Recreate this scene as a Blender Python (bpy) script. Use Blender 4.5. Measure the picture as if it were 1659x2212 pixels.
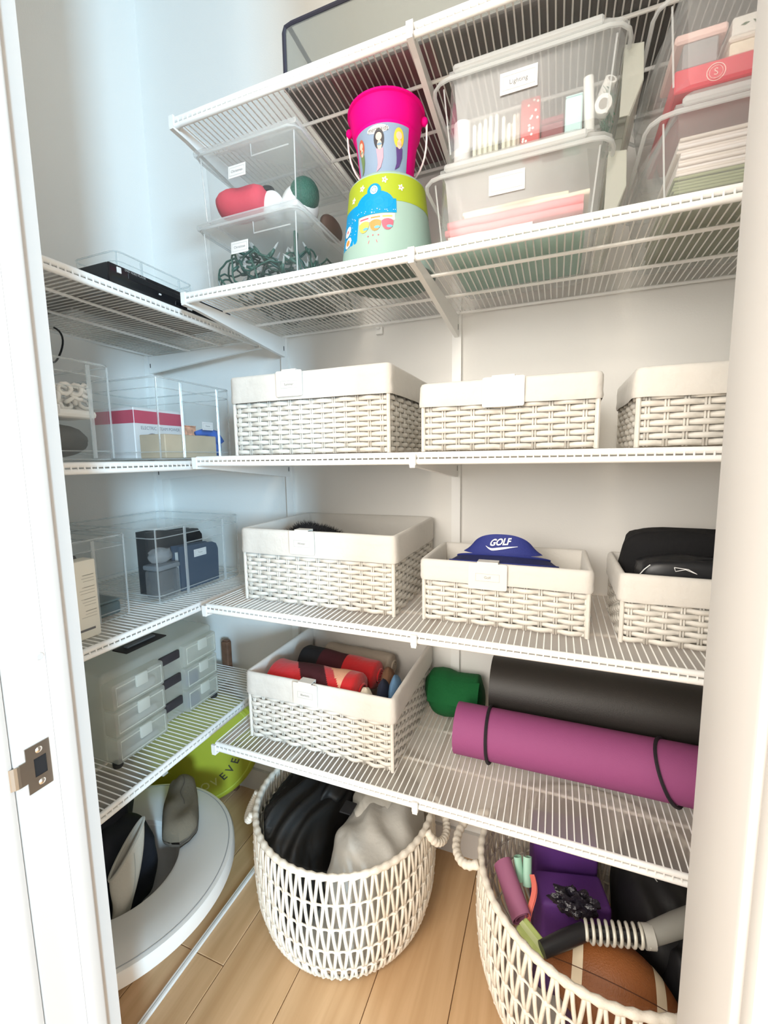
import bpy, bmesh, math, random
from mathutils import Vector, Matrix, noise

random.seed(7)
SC = bpy.context.scene
COL = SC.collection
for o in list(bpy.data.objects):
    bpy.data.objects.remove(o)
PI = math.pi

# ------------------------------------------------------------------ camera
CAM = Vector((1.3707, -1.2556, 1.2608))
yaw, pitch, roll = 0.3755, -0.1228, -0.0149
fw = Vector((-math.sin(yaw) * math.cos(pitch), math.cos(yaw) * math.cos(pitch), math.sin(pitch)))
rt = Vector((math.cos(yaw), math.sin(yaw), 0))
up = rt.cross(fw)
rt2 = rt * math.cos(roll) + up * math.sin(roll)
up2 = -rt * math.sin(roll) + up * math.cos(roll)
cd = bpy.data.cameras.new('camera')
cam = bpy.data.objects.new('camera', cd)
COL.objects.link(cam)
cd.sensor_fit = 'HORIZONTAL'
cd.sensor_width = 36.0
cd.lens = 943.53 / 1659 * 36.0
cd.clip_start = 0.01
cam.matrix_world = Matrix(((rt2.x, up2.x, -fw.x, CAM.x), (rt2.y, up2.y, -fw.y, CAM.y),
                           (rt2.z, up2.z, -fw.z, CAM.z), (0, 0, 0, 1)))
SC.camera = cam

# ------------------------------------------------------------------ world, lights, exposure
W = bpy.data.worlds.new('world')
SC.world = W
W.use_nodes = True
W.node_tree.nodes['Background'].inputs[0].default_value = (1.0, 0.955, 0.89, 1)
W.node_tree.nodes['Background'].inputs[1].default_value = 1.6


def area(name, loc, target, sx, sy, power, col, shape='RECTANGLE'):
    ld = bpy.data.lights.new(name, 'AREA')
    ld.shape = shape
    ld.size = sx
    ld.size_y = sy
    ld.energy = power
    ld.color = col
    lo = bpy.data.objects.new(name, ld)
    COL.objects.link(lo)
    lo.location = loc
    lo.rotation_euler = (Vector(target) - Vector(loc)).to_track_quat('-Z', 'Y').to_euler()
    return lo


area('window_daylight', (4.8, -4.45, 1.75), (0.25, -0.05, 1.75), 0.55, 1.2, 270, (0.50, 0.78, 1.0))
area('hall_lamp_light', (1.22, -2.15, 2.62), (1.05, -0.3, 1.0), 0.30, 0.30, 9, (1.0, 0.86, 0.68), 'DISK')
area('hall_fill_light', (0.55, -3.2, 1.95), (1.15, 0.0, 1.3), 1.3, 1.3, 52, (1.0, 0.93, 0.84))  # added broad fill behind the camera, evens out the closet; no real window
SC.view_settings.view_transform = 'Standard'
SC.view_settings.look = 'None'
SC.view_settings.gamma = 1.0
SC.view_settings.use_curve_mapping = False
SC.view_settings.exposure = 0.32
try:
    SC.cycles.transparent_max_bounces = 40
    SC.cycles.max_bounces = 10
    SC.cycles.diffuse_bounces = 6
except Exception:
    pass

# ------------------------------------------------------------------ materials
MATS = {}


def nd(nt, t, **k):
    n = nt.nodes.new(t)
    for a, b in k.items():
        setattr(n, a, b)
    return n


def mat(name, col, rough=0.5, metal=0.0, bump=None, var=None, spec=0.5, sheen=0.0, stretch=(1, 1, 1)):
    """principled surface; bump=(scale,strength), var=(scale,amount) tints by noise"""
    if name in MATS:
        return MATS[name]
    m = bpy.data.materials.new(name)
    m.use_nodes = True
    nt = m.node_tree
    b = nt.nodes['Principled BSDF']
    c = (col[0], col[1], col[2], 1)
    b.inputs['Base Color'].default_value = c
    b.inputs['Roughness'].default_value = rough
    b.inputs['Metallic'].default_value = metal
    b.inputs['Specular IOR Level'].default_value = spec
    if sheen:
        b.inputs['Sheen Weight'].default_value = sheen
    if bump or var:
        tc = nd(nt, 'ShaderNodeTexCoord')
        mp = nd(nt, 'ShaderNodeMapping')
        mp.inputs['Scale'].default_value = stretch
        nt.links.new(tc.outputs['Object'], mp.inputs[0])
    if bump:
        n = nd(nt, 'ShaderNodeTexNoise')
        n.inputs['Scale'].default_value = bump[0]
        n.inputs['Detail'].default_value = 5
        nt.links.new(mp.outputs[0], n.inputs['Vector'])
        bp = nd(nt, 'ShaderNodeBump')
        bp.inputs['Strength'].default_value = bump[1]
        bp.inputs['Distance'].default_value = 0.004
        nt.links.new(n.outputs[0], bp.inputs['Height'])
        nt.links.new(bp.outputs[0], b.inputs['Normal'])
    if var:
        n = nd(nt, 'ShaderNodeTexNoise')
        n.inputs['Scale'].default_value = var[0]
        n.inputs['Detail'].default_value = 4
        nt.links.new(mp.outputs[0], n.inputs['Vector'])
        mr = nd(nt, 'ShaderNodeMapRange')
        mr.inputs['From Min'].default_value = 0.3
        mr.inputs['From Max'].default_value = 0.7
        mr.inputs['To Min'].default_value = 1 - var[1]
        mr.inputs['To Max'].default_value = 1 + var[1]
        nt.links.new(n.outputs[0], mr.inputs[0])
        mx = nd(nt, 'ShaderNodeMix', data_type='RGBA', blend_type='MULTIPLY')
        mx.inputs[0].default_value = 1
        mx.inputs[6].default_value = c
        nt.links.new(mr.outputs[0], mx.inputs[7])
        nt.links.new(mx.outputs[2], b.inputs['Base Color'])
    MATS[name] = m
    return m


def clear(name, tint=(1, 1, 1), opac=0.06, rough=0.08, milk=(0.9, 0.93, 0.94), gloss=1.0):
    """thin see-through plastic: transparent + fresnel gloss + a little milky scatter"""
    if name in MATS:
        return MATS[name]
    m = bpy.data.materials.new(name)
    m.use_nodes = True
    nt = m.node_tree
    nt.nodes.remove(nt.nodes['Principled BSDF'])
    out = nt.nodes['Material Output']
    tr = nd(nt, 'ShaderNodeBsdfTransparent')
    tr.inputs[0].default_value = (*tint, 1)
    df = nd(nt, 'ShaderNodeBsdfDiffuse')
    df.inputs[0].default_value = (*milk, 1)
    tl = nd(nt, 'ShaderNodeBsdfTranslucent')
    tl.inputs[0].default_value = (*milk, 1)
    ml = nd(nt, 'ShaderNodeMixShader')
    ml.inputs[0].default_value = 0.45
    nt.links.new(df.outputs[0], ml.inputs[1])
    nt.links.new(tl.outputs[0], ml.inputs[2])
    m1 = nd(nt, 'ShaderNodeMixShader')
    m1.inputs[0].default_value = opac
    nt.links.new(tr.outputs[0], m1.inputs[1])
    nt.links.new(ml.outputs[0], m1.inputs[2])
    gl = nd(nt, 'ShaderNodeBsdfGlossy')
    gl.inputs['Roughness'].default_value = rough
    lw = nd(nt, 'ShaderNodeLayerWeight')
    lw.inputs[0].default_value = 0.5
    pw_ = nd(nt, 'ShaderNodeMath', operation='POWER')
    pw_.inputs[1].default_value = 4.0
    nt.links.new(lw.outputs['Facing'], pw_.inputs[0])
    mu = nd(nt, 'ShaderNodeMath', operation='MULTIPLY_ADD')
    mu.inputs[1].default_value = 0.45 * gloss
    mu.inputs[2].default_value = 0.03 * gloss
    nt.links.new(pw_.outputs[0], mu.inputs[0])
    m2 = nd(nt, 'ShaderNodeMixShader')
    nt.links.new(mu.outputs[0], m2.inputs[0])
    nt.links.new(m1.outputs[0], m2.inputs[1])
    nt.links.new(gl.outputs[0], m2.inputs[2])
    nt.links.new(m2.outputs[0], out.inputs[0])
    MATS[name] = m
    return m


def wood(name, c1, c2, rough=0.45):
    m = bpy.data.materials.new(name)
    m.use_nodes = True
    nt = m.node_tree
    b = nt.nodes['Principled BSDF']
    b.inputs['Roughness'].default_value = rough
    geo = nd(nt, 'ShaderNodeNewGeometry')
    oi = nd(nt, 'ShaderNodeObjectInfo')
    ad = nd(nt, 'ShaderNodeVectorMath', operation='ADD')
    sc = nd(nt, 'ShaderNodeVectorMath', operation='SCALE')
    sc.inputs['Scale'].default_value = 7.0
    cmb = nd(nt, 'ShaderNodeCombineXYZ')
    nt.links.new(oi.outputs['Random'], cmb.inputs[0])
    nt.links.new(oi.outputs['Random'], cmb.inputs[1])
    nt.links.new(cmb.outputs[0], sc.inputs[0])
    nt.links.new(geo.outputs['Position'], ad.inputs[0])
    nt.links.new(sc.outputs[0], ad.inputs[1])
    mp = nd(nt, 'ShaderNodeMapping')
    mp.inputs['Scale'].default_value = (26, 1.6, 1)
    nt.links.new(ad.outputs[0], mp.inputs[0])
    n = nd(nt, 'ShaderNodeTexNoise')
    n.inputs['Scale'].default_value = 1.0
    n.inputs['Detail'].default_value = 7
    n.inputs['Distortion'].default_value = 0.6
    nt.links.new(mp.outputs[0], n.inputs['Vector'])
    cr = nd(nt, 'ShaderNodeValToRGB')
    cr.color_ramp.elements[0].position = 0.32
    cr.color_ramp.elements[0].color = (*c1, 1)
    cr.color_ramp.elements[1].position = 0.68
    cr.color_ramp.elements[1].color = (*c2, 1)
    nt.links.new(n.outputs[0], cr.inputs[0])
    hv = nd(nt, 'ShaderNodeHueSaturation')
    mr = nd(nt, 'ShaderNodeMapRange')
    mr.inputs['To Min'].default_value = 0.9
    mr.inputs['To Max'].default_value = 1.1
    nt.links.new(oi.outputs['Random'], mr.inputs[0])
    nt.links.new(mr.outputs[0], hv.inputs['Value'])
    nt.links.new(cr.outputs[0], hv.inputs['Color'])
    nt.links.new(hv.outputs[0], b.inputs['Base Color'])
    bp = nd(nt, 'ShaderNodeBump')
    bp.inputs['Strength'].default_value = 0.08
    bp.inputs['Distance'].default_value = 0.002
    nt.links.new(n.outputs[0], bp.inputs['Height'])
    nt.links.new(bp.outputs[0], b.inputs['Normal'])
    MATS[name] = m
    return m


M_WALL = mat('wall_paint', (0.83, 0.82, 0.79), 0.75, bump=(220, 0.08))
M_TRIM = mat('trim_paint', (0.62, 0.60, 0.575), 0.5, spec=0.25)
M_CEIL = mat('ceiling_paint', (0.85, 0.85, 0.84), 0.8)
M_FLOOR = wood('oak_floor', (0.50, 0.31, 0.155), (0.66, 0.44, 0.25))
M_STEEL = mat('white_coated_steel', (0.90, 0.90, 0.88), 0.35)
M_WICK = mat('white_wicker', (0.70, 0.67, 0.61), 0.5, var=(60, 0.05))
M_ROPE = mat('cream_rope', (0.80, 0.74, 0.64), 0.65, bump=(400, 0.25), var=(40, 0.06))
M_LINER = mat('cream_cotton', (0.66, 0.635, 0.59), 0.85, bump=(38, 0.7), sheen=0.2)
M_TAG = mat('white_tag_plastic', (0.70, 0.68, 0.63), 0.4)
M_PAPER = mat('white_paper', (0.70, 0.70, 0.69), 0.35)
M_INK = mat('grey_ink', (0.16, 0.16, 0.16), 0.7)
M_LINE = mat('light_grey_print', (0.45, 0.46, 0.45), 0.7)
M_CLEAR = clear('clear_plastic', (0.98, 0.99, 0.99), 0.055)
M_CEDGE = clear('clear_plastic_edge', (0.95, 0.97, 0.97), 0.30, gloss=1.3)
M_FROST = clear('frosted_plastic', (0.97, 0.98, 0.98), 0.27, 0.18)
M_FEDGE = clear('frosted_plastic_edge', (0.95, 0.96, 0.96), 0.42, 0.2)
M_MILK = clear('milky_plastic', (0.94, 0.95, 0.92), 0.36, 0.22, milk=(0.88, 0.89, 0.84))
M_MILKE = clear('milky_plastic_edge', (0.94, 0.95, 0.92), 0.6, 0.22, milk=(0.90, 0.91, 0.87))
M_BLK = mat('black_plastic', (0.012, 0.012, 0.014), 0.35)
M_BLKC = mat('black_cloth', (0.010, 0.010, 0.012), 0.75, bump=(60, 0.3), sheen=0.0)
M_CHROME = mat('satin_nickel', (0.42, 0.40, 0.37), 0.32, 1.0)
M_HOLE = mat('dark_recess', (0.01, 0.01, 0.012), 0.9)

# ------------------------------------------------------------------ mesh helpers


class MB:
    def __init__(s):
        s.v = []
        s.f = []

    def add(s, vs, fs):
        b = len(s.v)
        s.v += [tuple(v) for v in vs]
        s.f += [tuple(i + b for i in f) for f in fs]
        return s

    def box(s, x0, x1, y0, y1, z0, z1, skip=()):
        vs = [(x0, y0, z0), (x1, y0, z0), (x1, y1, z0), (x0, y1, z0), (x0, y0, z1), (x1, y0, z1), (x1, y1, z1), (x0, y1, z1)]
        fs = {'b': (0, 3, 2, 1), 't': (4, 5, 6, 7), 'f': (0, 1, 5, 4), 'r': (1, 2, 6, 5), 'k': (2, 3, 7, 6), 'l': (3, 0, 4, 7)}
        return s.add(vs, [fs[k] for k in fs if k not in skip])

    def rbox(s, x0, x1, y0, y1, z0, z1, r=0.005, seg=2):
        bm = bmesh.new()
        bmesh.ops.create_cube(bm, size=1)
        for v in bm.verts:
            v.co = Vector(((x0 + x1) / 2 + v.co.x * (x1 - x0), (y0 + y1) / 2 + v.co.y * (y1 - y0), (z0 + z1) / 2 + v.co.z * (z1 - z0)))
        bmesh.ops.bevel(bm, geom=list(bm.edges), offset=r, segments=seg, profile=0.5, affect='EDGES')
        bm.verts.index_update()
        s.add([v.co for v in bm.verts], [[v.index for v in f.verts] for f in bm.faces])
        bm.free()
        return s

    def quad(s, a, b, c, d):
        return s.add([a, b, c, d], [(0, 1, 2, 3)])

    def tube(s, pts, r, n=8, closed=False, caps=True, rv=None, upv=None):
        """tube along pts; r float or list; rv = second radius (along upv) for flat strands"""
        pts = [Vector(p) for p in pts]
        m = len(pts)
        rs = r if isinstance(r, (list, tuple)) else [r] * m
        vs = []
        prev = None
        for i, p in enumerate(pts):
            if closed:
                t = pts[(i + 1) % m] - pts[i - 1]
            else:
                t = pts[min(i + 1, m - 1)] - pts[max(i - 1, 0)]
            if t.length < 1e-9:
                t = Vector((0, 0, 1))
            t.normalize()
            if upv is not None:
                a = Vector(upv)
            elif prev is not None:
                a = prev
            else:
                a = Vector((0, 0, 1)) if abs(t.z) < 0.9 else Vector((1, 0, 0))
            a = (a - t * a.dot(t))
            if a.length < 1e-6:
                a = t.orthogonal()
            a.normalize()
            prev = a
            b = t.cross(a)
            ra = rs[i]
            rb = ra if rv is None else rv
            for k in range(n):
                th = 2 * PI * (k + 0.5) / n
                vs.append(p + a * (rb * math.cos(th)) + b * (ra * math.sin(th)))
        fs = []
        for i in range(m if closed else m - 1):
            j = (i + 1) % m
            for k in range(n):
                l = (k + 1) % n
                fs.append((i * n + k, i * n + l, j * n + l, j * n + k))
        if caps and not closed:
            fs.append(tuple(reversed(range(n))))
            fs.append(tuple((m - 1) * n + k for k in range(n)))
        return s.add(vs, fs)

    def lathe(s, prof, n=32, c=(0, 0, 0), arc=2 * PI, a0=0.0):
        full = abs(arc - 2 * PI) < 1e-6
        m = n if full else n + 1
        vs = []
        for (r, z) in prof:
            for k in range(m):
                a = a0 + arc * k / n
                vs.append((c[0] + r * math.cos(a), c[1] + r * math.sin(a), c[2] + z))
        fs = []
        for i in range(len(prof) - 1):
            for k in range(n):
                l = (k + 1) % m
                fs.append((i * m + k, i * m + l, (i + 1) * m + l, (i + 1) * m + k))
        return s.add(vs, fs)

    def grid(s, fn, nu, nv, wrap=False):
        vs = [fn(i / nu, j / nv) for j in range(nv + 1) for i in range(nu if wrap else nu + 1)]
        w = nu if wrap else nu + 1
        fs = []
        for j in range(nv):
            for i in range(nu):
                k = (i + 1) % w
                fs.append((j * w + i, j * w + k, (j + 1) * w + k, (j + 1) * w + i))
        return s.add(vs, fs)

    def prism(s, poly, fn, d0, d1):
        """poly of (u,v); fn(u,v,d)->xyz ; closed solid between d0 and d1"""
        n = len(poly)
        vs = [fn(u, v, d0) for u, v in poly] + [fn(u, v, d1) for u, v in poly]
        fs = [tuple(reversed(range(n))), tuple(range(n, 2 * n))]
        fs += [(i, (i + 1) % n, n + (i + 1) % n, n + i) for i in range(n)]
        return s.add(vs, fs)

    def ell(s, c, r, nu=24, nv=14, disp=None, p=2.0, cut=None):
        """superellipsoid; disp(dirvec)->radial factor"""
        def fn(u, v):
            a = 2 * PI * u
            b = -PI / 2 + PI * v
            def sp(x, e):
                return math.copysign(abs(x) ** e, x)
            e = 2.0 / p
            d = Vector((sp(math.cos(b), e) * sp(math.cos(a), e), sp(math.cos(b), e) * sp(math.sin(a), e), sp(math.sin(b), e)))
            k = 1.0 if disp is None else disp(d)
            q = Vector((c[0] + r[0] * d.x * k, c[1] + r[1] * d.y * k, c[2] + r[2] * d.z * k))
            if cut:
                q = cut(q)
            return q
        return s.grid(fn, nu, nv, wrap=True)

    def xf(s, M):
        s.v = [tuple(M @ Vector(v)) for v in s.v]
        return s


def fnoise(v, sc, seed=0.0):
    return noise.noise(Vector((v[0] * sc + seed, v[1] * sc - seed * 0.7, v[2] * sc + seed * 1.3)))


def setp(o, label=None, cat=None, group=None, kind=None):
    if label:
        o['label'] = label
    if cat:
        o['category'] = cat
    if group:
        o['group'] = group
    if kind:
        o['kind'] = kind
    return o


def empty(name, loc, label=None, cat=None, group=None, kind=None):
    o = bpy.data.objects.new(name, None)
    o.empty_display_size = 0.05
    COL.objects.link(o)
    o.location = loc
    return setp(o, label, cat, group, kind)


def wloc(o):
    v = Vector(o.location)
    while o.parent:
        o = o.parent
        v += Vector(o.location)
    return v


def part(name, mb, m, parent=None, smooth=False, label=None, kind=None, cat=None, group=None, loc=None):
    """mesh from world-coordinate builder; parent keeps it at its world place"""
    me = bpy.data.meshes.new(name)
    off = Vector(loc) if loc is not None else Vector((0, 0, 0))
    base = wloc(parent) + off if parent else off
    me.from_pydata([tuple(Vector(v) - base) for v in mb.v], [], mb.f)
    bm = bmesh.new()
    bm.from_mesh(me)
    bmesh.ops.recalc_face_normals(bm, faces=bm.faces)
    bm.to_mesh(me)
    bm.free()
    if smooth:
        me.shade_smooth()
        if smooth != 'all':
            me.set_sharp_from_angle(angle=math.radians(smooth if isinstance(smooth, (int, float)) and smooth is not True else 40))
    me.materials.append(m)
    o = bpy.data.objects.new(name, me)
    COL.objects.link(o)
    if parent:
        o.parent = parent
    o.location = off
    return setp(o, label, cat, group, kind)


def inst(name, src, parent, dz=(0, 0, 0)):
    o = bpy.data.objects.new(name, src.data)
    COL.objects.link(o)
    o.parent = parent
    o.location = Vector(src.location) + Vector(dz)
    return o


class Frame:
    """flat frame: origin, u (right), v (up), n (out)"""
    def __init__(s, o, u, v):
        s.o = Vector(o)
        s.u = Vector(u).normalized()
        s.v = Vector(v).normalized()
        s.n = s.u.cross(s.v)

    def __call__(s, a, b, d=0.0):
        return s.o + s.u * a + s.v * b + s.n * d


def plate(F, w, h, d0, d1, r=0.0, cx=0, cy=0):
    if r:
        poly = []
        for (sx, sy, a0) in ((1, -1, -PI / 2), (1, 1, 0), (-1, 1, PI / 2), (-1, -1, PI)):
            for k in range(4):
                a = a0 + PI / 2 * k / 3
                poly.append((cx + sx * (w / 2 - r) + r * math.cos(a), cy + sy * (h / 2 - r) + r * math.sin(a)))
    else:
        poly = [(cx - w / 2, cy - h / 2), (cx + w / 2, cy - h / 2), (cx + w / 2, cy + h / 2), (cx - w / 2, cy + h / 2)]
    return MB().prism(poly, F, d0, d1)


def border(F, w, h, t, d):
    mb = MB()
    for (a, b, c, e) in ((-w / 2, w / 2, h / 2 - t, h / 2), (-w / 2, w / 2, -h / 2, -h / 2 + t), (-w / 2, -w / 2 + t, -h / 2, h / 2), (w / 2 - t, w / 2, -h / 2, h / 2)):
        mb.quad(F(a, c, d), F(b, c, d), F(b, e, d), F(a, e, d))
    return mb


def text_mb(s, size, fn, shear=0.0, bold=0.0):
    """text outlines as mesh, centred; fn(u,v)->xyz"""
    cu = bpy.data.curves.new('lettering', 'FONT')
    cu.body = s
    cu.size = size
    cu.align_x = 'CENTER'
    cu.align_y = 'CENTER'
    cu.shear = shear
    cu.offset = bold
    cu.resolution_u = 3
    ob = bpy.data.objects.new('lettering_tmp', cu)
    COL.objects.link(ob)
    me = bpy.data.meshes.new_from_object(ob)
    mb = MB()
    mb.add([fn(v.co.x, v.co.y) for v in me.vertices], [tuple(p.vertices) for p in me.polygons])
    bpy.data.objects.remove(ob)
    bpy.data.curves.remove(cu)
    bpy.data.meshes.remove(me)
    return mb


def card(parent, F, w, h, text=None, d=0.0008, name='label_card', frame=True, m=None, tsize=None):
    c = part(name, plate(F, w, h, 0, d), m or M_PAPER, parent)
    if frame:
        part('printed_frame', border(F, w * 0.86, h * 0.66, 0.0007, d + 0.0003), M_LINE, c)
    if text:
        part('lettering', text_mb(text, tsize or h * 0.30, lambda a, b: F(a, b, d + 0.0003)), M_INK, c)
    return c

# ------------------------------------------------------------------ the setting
ZC = 2.95            # ceiling
XR = 1.98            # right wall of the closet
YD = -0.87           # closet side of the front wall
YH = -0.962          # hall side of the front wall
XJL, XJR = 0.758, 1.482
ZH = 2.70            # door head


def struct(name, mb, m, **k):
    return part(name, mb, m, kind='structure', **k)


struct('wall_back', MB().box(-0.1, XR + 0.1, 0, 0.1, 0, ZC), M_WALL)
struct('wall_left', MB().box(-0.1, 0, YH, 0, 0, ZC), M_WALL)
struct('wall_right', MB().box(XR, XR + 0.1, YH, 0, 0, ZC), M_WALL)
wf = MB().box(-2.0, XJL - 0.02, YH, YD, 0, ZC)
wf.box(XJR + 0.02, 3.4, YH, YD, 0, ZC)
wf.box(XJL - 0.02, XJR + 0.02, YH, YD, ZH + 0.02, ZC)
struct('wall_front', wf, M_WALL)
struct('ceiling', MB().box(-2.0, 3.4, -3.2, 0.1, ZC, ZC + 0.08), M_CEIL)
struct('baseboard_back', MB().box(0, XR, -0.012, -0.0005, 0, 0.085), M_TRIM)
struct('baseboard_left', MB().box(0.0005, 0.012, YD, -0.0125, 0, 0.085), M_TRIM)

# floor: sub-floor and single oak boards running into the closet
fl = struct('floor', MB().box(-2.0, 3.4, -3.2, 0.0, -0.05, -0.012), mat('sub_floor', (0.26, 0.16, 0.08), 0.9))
pw = 0.184
bx0 = 0.63 - pw * 6
k = 0
for i in range(16):
    x0 = bx0 + i * pw
    cuts = [-3.2, -1.9 + 0.37 * ((i * 5) % 4), -0.525 if i == 5 else (-0.95 - 0.13 * (i % 3)), 0.0]
    cuts = sorted(cuts)
    for a, b in zip(cuts[:-1], cuts[1:]):
        if b - a < 0.05 or x0 + pw < -0.2 or x0 > 2.2:
            continue
        part('floor_plank', MB().rbox(x0 + 0.0008, x0 + pw - 0.0008, a + 0.0008, b - 0.0008, -0.012, 0.0, 0.0012, 1), M_FLOOR, fl)

# door frame, left side: rebate, stop and inner edge; strike plate and bumper
tl = struct('trim_1', MB()
            .box(XJL - 0.02, XJL, YD - 0.022, YD + 0.004, 0, ZH)
            .rbox(XJL - 0.02, XJL + 0.016, -0.914, YD - 0.024, 0, ZH, 0.004, 3)
            .box(XJL - 0.02, XJL + 0.002, YH, -0.9145, 0, ZH), M_TRIM, smooth=30)
cl = struct('trim_2', MB().rbox(XJL - 0.085, XJL + 0.0, YH - 0.016, YH - 0.0005, 0, ZH + 0.07, 0.004, 2)
            .rbox(XJL - 0.045, XJL - 0.006, YH - 0.022, YH - 0.014, 0, ZH + 0.06, 0.003, 2), M_TRIM, smooth=30)
struct('trim_3', MB().rbox(XJR, XJR + 0.02, YH, YD + 0.004, 0, ZH, 0.003, 2), M_TRIM, smooth=30)
struct('trim_4', MB().rbox(XJR + 0.004, XJR + 0.09, YH - 0.016, YH - 0.0005, 0, ZH + 0.07, 0.004, 2), M_TRIM, smooth=30)
struct('trim_5', MB().box(XJL - 0.02, XJR + 0.02, YH, YD + 0.004, ZH, ZH + 0.02), M_TRIM)
sx = XJL + 0.002
F = Frame((sx, -0.936, 0.873), (0, 1, 0), (0, 0, 1))
pl = MB()
for (a0, a1, b0, b1) in ((-0.0145, 0.0135, 0.0125, 0.031), (-0.0145, 0.0135, -0.031, -0.0125), (-0.0145, -0.006, -0.0125, 0.0125), (0.0085, 0.0135, -0.0125, 0.0125)):
    pl.prism([(a0, b0), (a1, b0), (a1, b1), (a0, b1)], F, 0.0, 0.0016)
pl.prism([(-0.022, -0.015), (-0.0145, -0.015), (-0.0145, 0.015), (-0.022, 0.015)], F, 0.0, 0.0016)
lip = [F(-0.022 - 0.012 * t, 0, 0.0008 - 0.006 * t * t) for t in (0, .25, .5, .75, 1)]
for a, b in zip(lip[:-1], lip[1:]):
    h = Vector((0, 0, 0.0145))
    pl.add([a - h, a + h, b + h, b - h] + [q + F.n * 0.0016 for q in (a - h, a + h, b + h, b - h)], [(0, 1, 2, 3), (7, 6, 5, 4), (0, 4, 5, 1), (1, 5, 6, 2), (2, 6, 7, 3), (3, 7, 4, 0)])
sp = part('strike_plate', pl, M_CHROME, tl, label='satin nickel strike plate with curved lip')
part('latch_hole', MB().prism([(-0.006, -0.0125), (0.0085, -0.0125), (0.0085, 0.0125), (-0.006, 0.0125)], F, 0.0001, 0.0005), M_HOLE, sp)
for b in (0.022, -0.022):
    part('screw', MB().lathe([(0, 0.0015), (0.0028, 0.0012), (0.0042, 0.0)], 14).xf(Matrix.Translation(F(0.001, b, 0.0016)) @ Matrix.Rotation(PI / 2, 4, 'Y')), mat('screw_steel', (0.7, 0.68, 0.64), 0.25, 1.0), sp, smooth=True)
part('bumper_pad', MB().lathe([(0, 0.003), (0.004, 0.0028), (0.005, 0.001), (0.005, 0)], 16).xf(Matrix.Translation((sx, -0.9215, 1.015)) @ Matrix.Rotation(PI / 2, 4, 'Y')), mat('grey_rubber', (0.5, 0.5, 0.5), 0.7), tl, smooth=True)

# ------------------------------------------------------------------ wire shelving
SZ = [0.512, 0.896, 1.272, 1.656, 2.032]     # back shelves, top of the wires
LZ = [0.512, 0.881, 1.262, 1.640]            # left shelves
XL, XB, YF = 0.543, 1.104, -0.41
XEND = 1.93
DL, YLE = 0.480, -0.062
BN = ['lowest', 'second lowest', 'middle', 'second highest', 'topmost']


def wire_shelf(along, a0, a1, depth_front, depth_back, z, rails, label, liner='shelf_liner'):
    """along='x': wires run in y (back shelves); along='y': wires run in x (left shelves)"""
    def P(a, d, zz):
        return (a, d, zz) if along == 'x' else (d, a, zz)
    root = empty('wire_shelf', P((a0 + a1) / 2, (depth_front + depth_back) / 2, z), label, 'shelf', 'white wire shelves of the closet')
    sg = 1 if depth_back > depth_front else -1
    r = 0.0058
    part('front_rail', MB().tube([P(a0, depth_front, z - r), P(a1, depth_front, z - r)], r, 10), M_STEEL, root, smooth=True)
    part('lip_rail', MB().tube([P(a0, depth_front - sg * 0.001, z - 0.0195), P(a1, depth_front - sg * 0.001, z - 0.0195)], r, 10), M_STEEL, root, smooth=True)
    for d in rails:
        part('cross_rail', MB().tube([P(a0, d, z - 0.0065), P(a1, d, z - 0.0065)], 0.0036, 8), M_STEEL, root, smooth=True)
    wires = MB()
    n = int((a1 - a0) / 0.0135)
    for i in range(n + 1):
        a = a0 + (a1 - a0) * i / n
        wires.tube([P(a, depth_back, z - 0.0014), P(a, depth_front + sg * 0.001, z - 0.0014), P(a, depth_front - sg * 0.0035, z - 0.004), P(a, depth_front - sg * 0.0050, z - 0.022)], 0.00155, 5)
    part('wire_grid', wires, M_STEEL, root, kind='stuff', smooth=True)
    p0, p1 = P(a0 + 0.004, depth_front + sg * 0.004, z + 0.0001), P(a1 - 0.004, depth_back - sg * 0.002, z + 0.0008)
    part('shelf_liner', MB().box(min(p0[0], p1[0]), max(p0[0], p1[0]), min(p0[1], p1[1]), max(p0[1], p1[1]), z - 0.0017, z - 0.0013, skip=('b', 'f', 'r', 'k', 'l')), MATS[liner], root, label='translucent plastic shelf liner')
    return root


clear('shelf_liner', (0.95, 0.95, 0.94), 0.50, 0.35, milk=(0.62, 0.585, 0.54), gloss=0.4)
clear('clear_liner', (0.96, 0.96, 0.96), 0.22, 0.3, milk=(0.60, 0.60, 0.60), gloss=0.4)
for i, z in enumerate(SZ):
    wire_shelf('x', XL, XEND, YF, -0.014, z, (-0.285, -0.15, -0.017), '%s white wire shelf on the back wall' % BN[i], 'clear_liner' if i >= 3 else 'shelf_liner')
LN = ['lowest', 'second lowest', 'second highest', 'topmost']
for i, z in enumerate(LZ):
    wire_shelf('y', YD + 0.015, YLE + 0.01, DL, 0.014, z, (0.335, 0.19, 0.017), '%s white wire shelf on the left wall' % LN[i])


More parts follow.
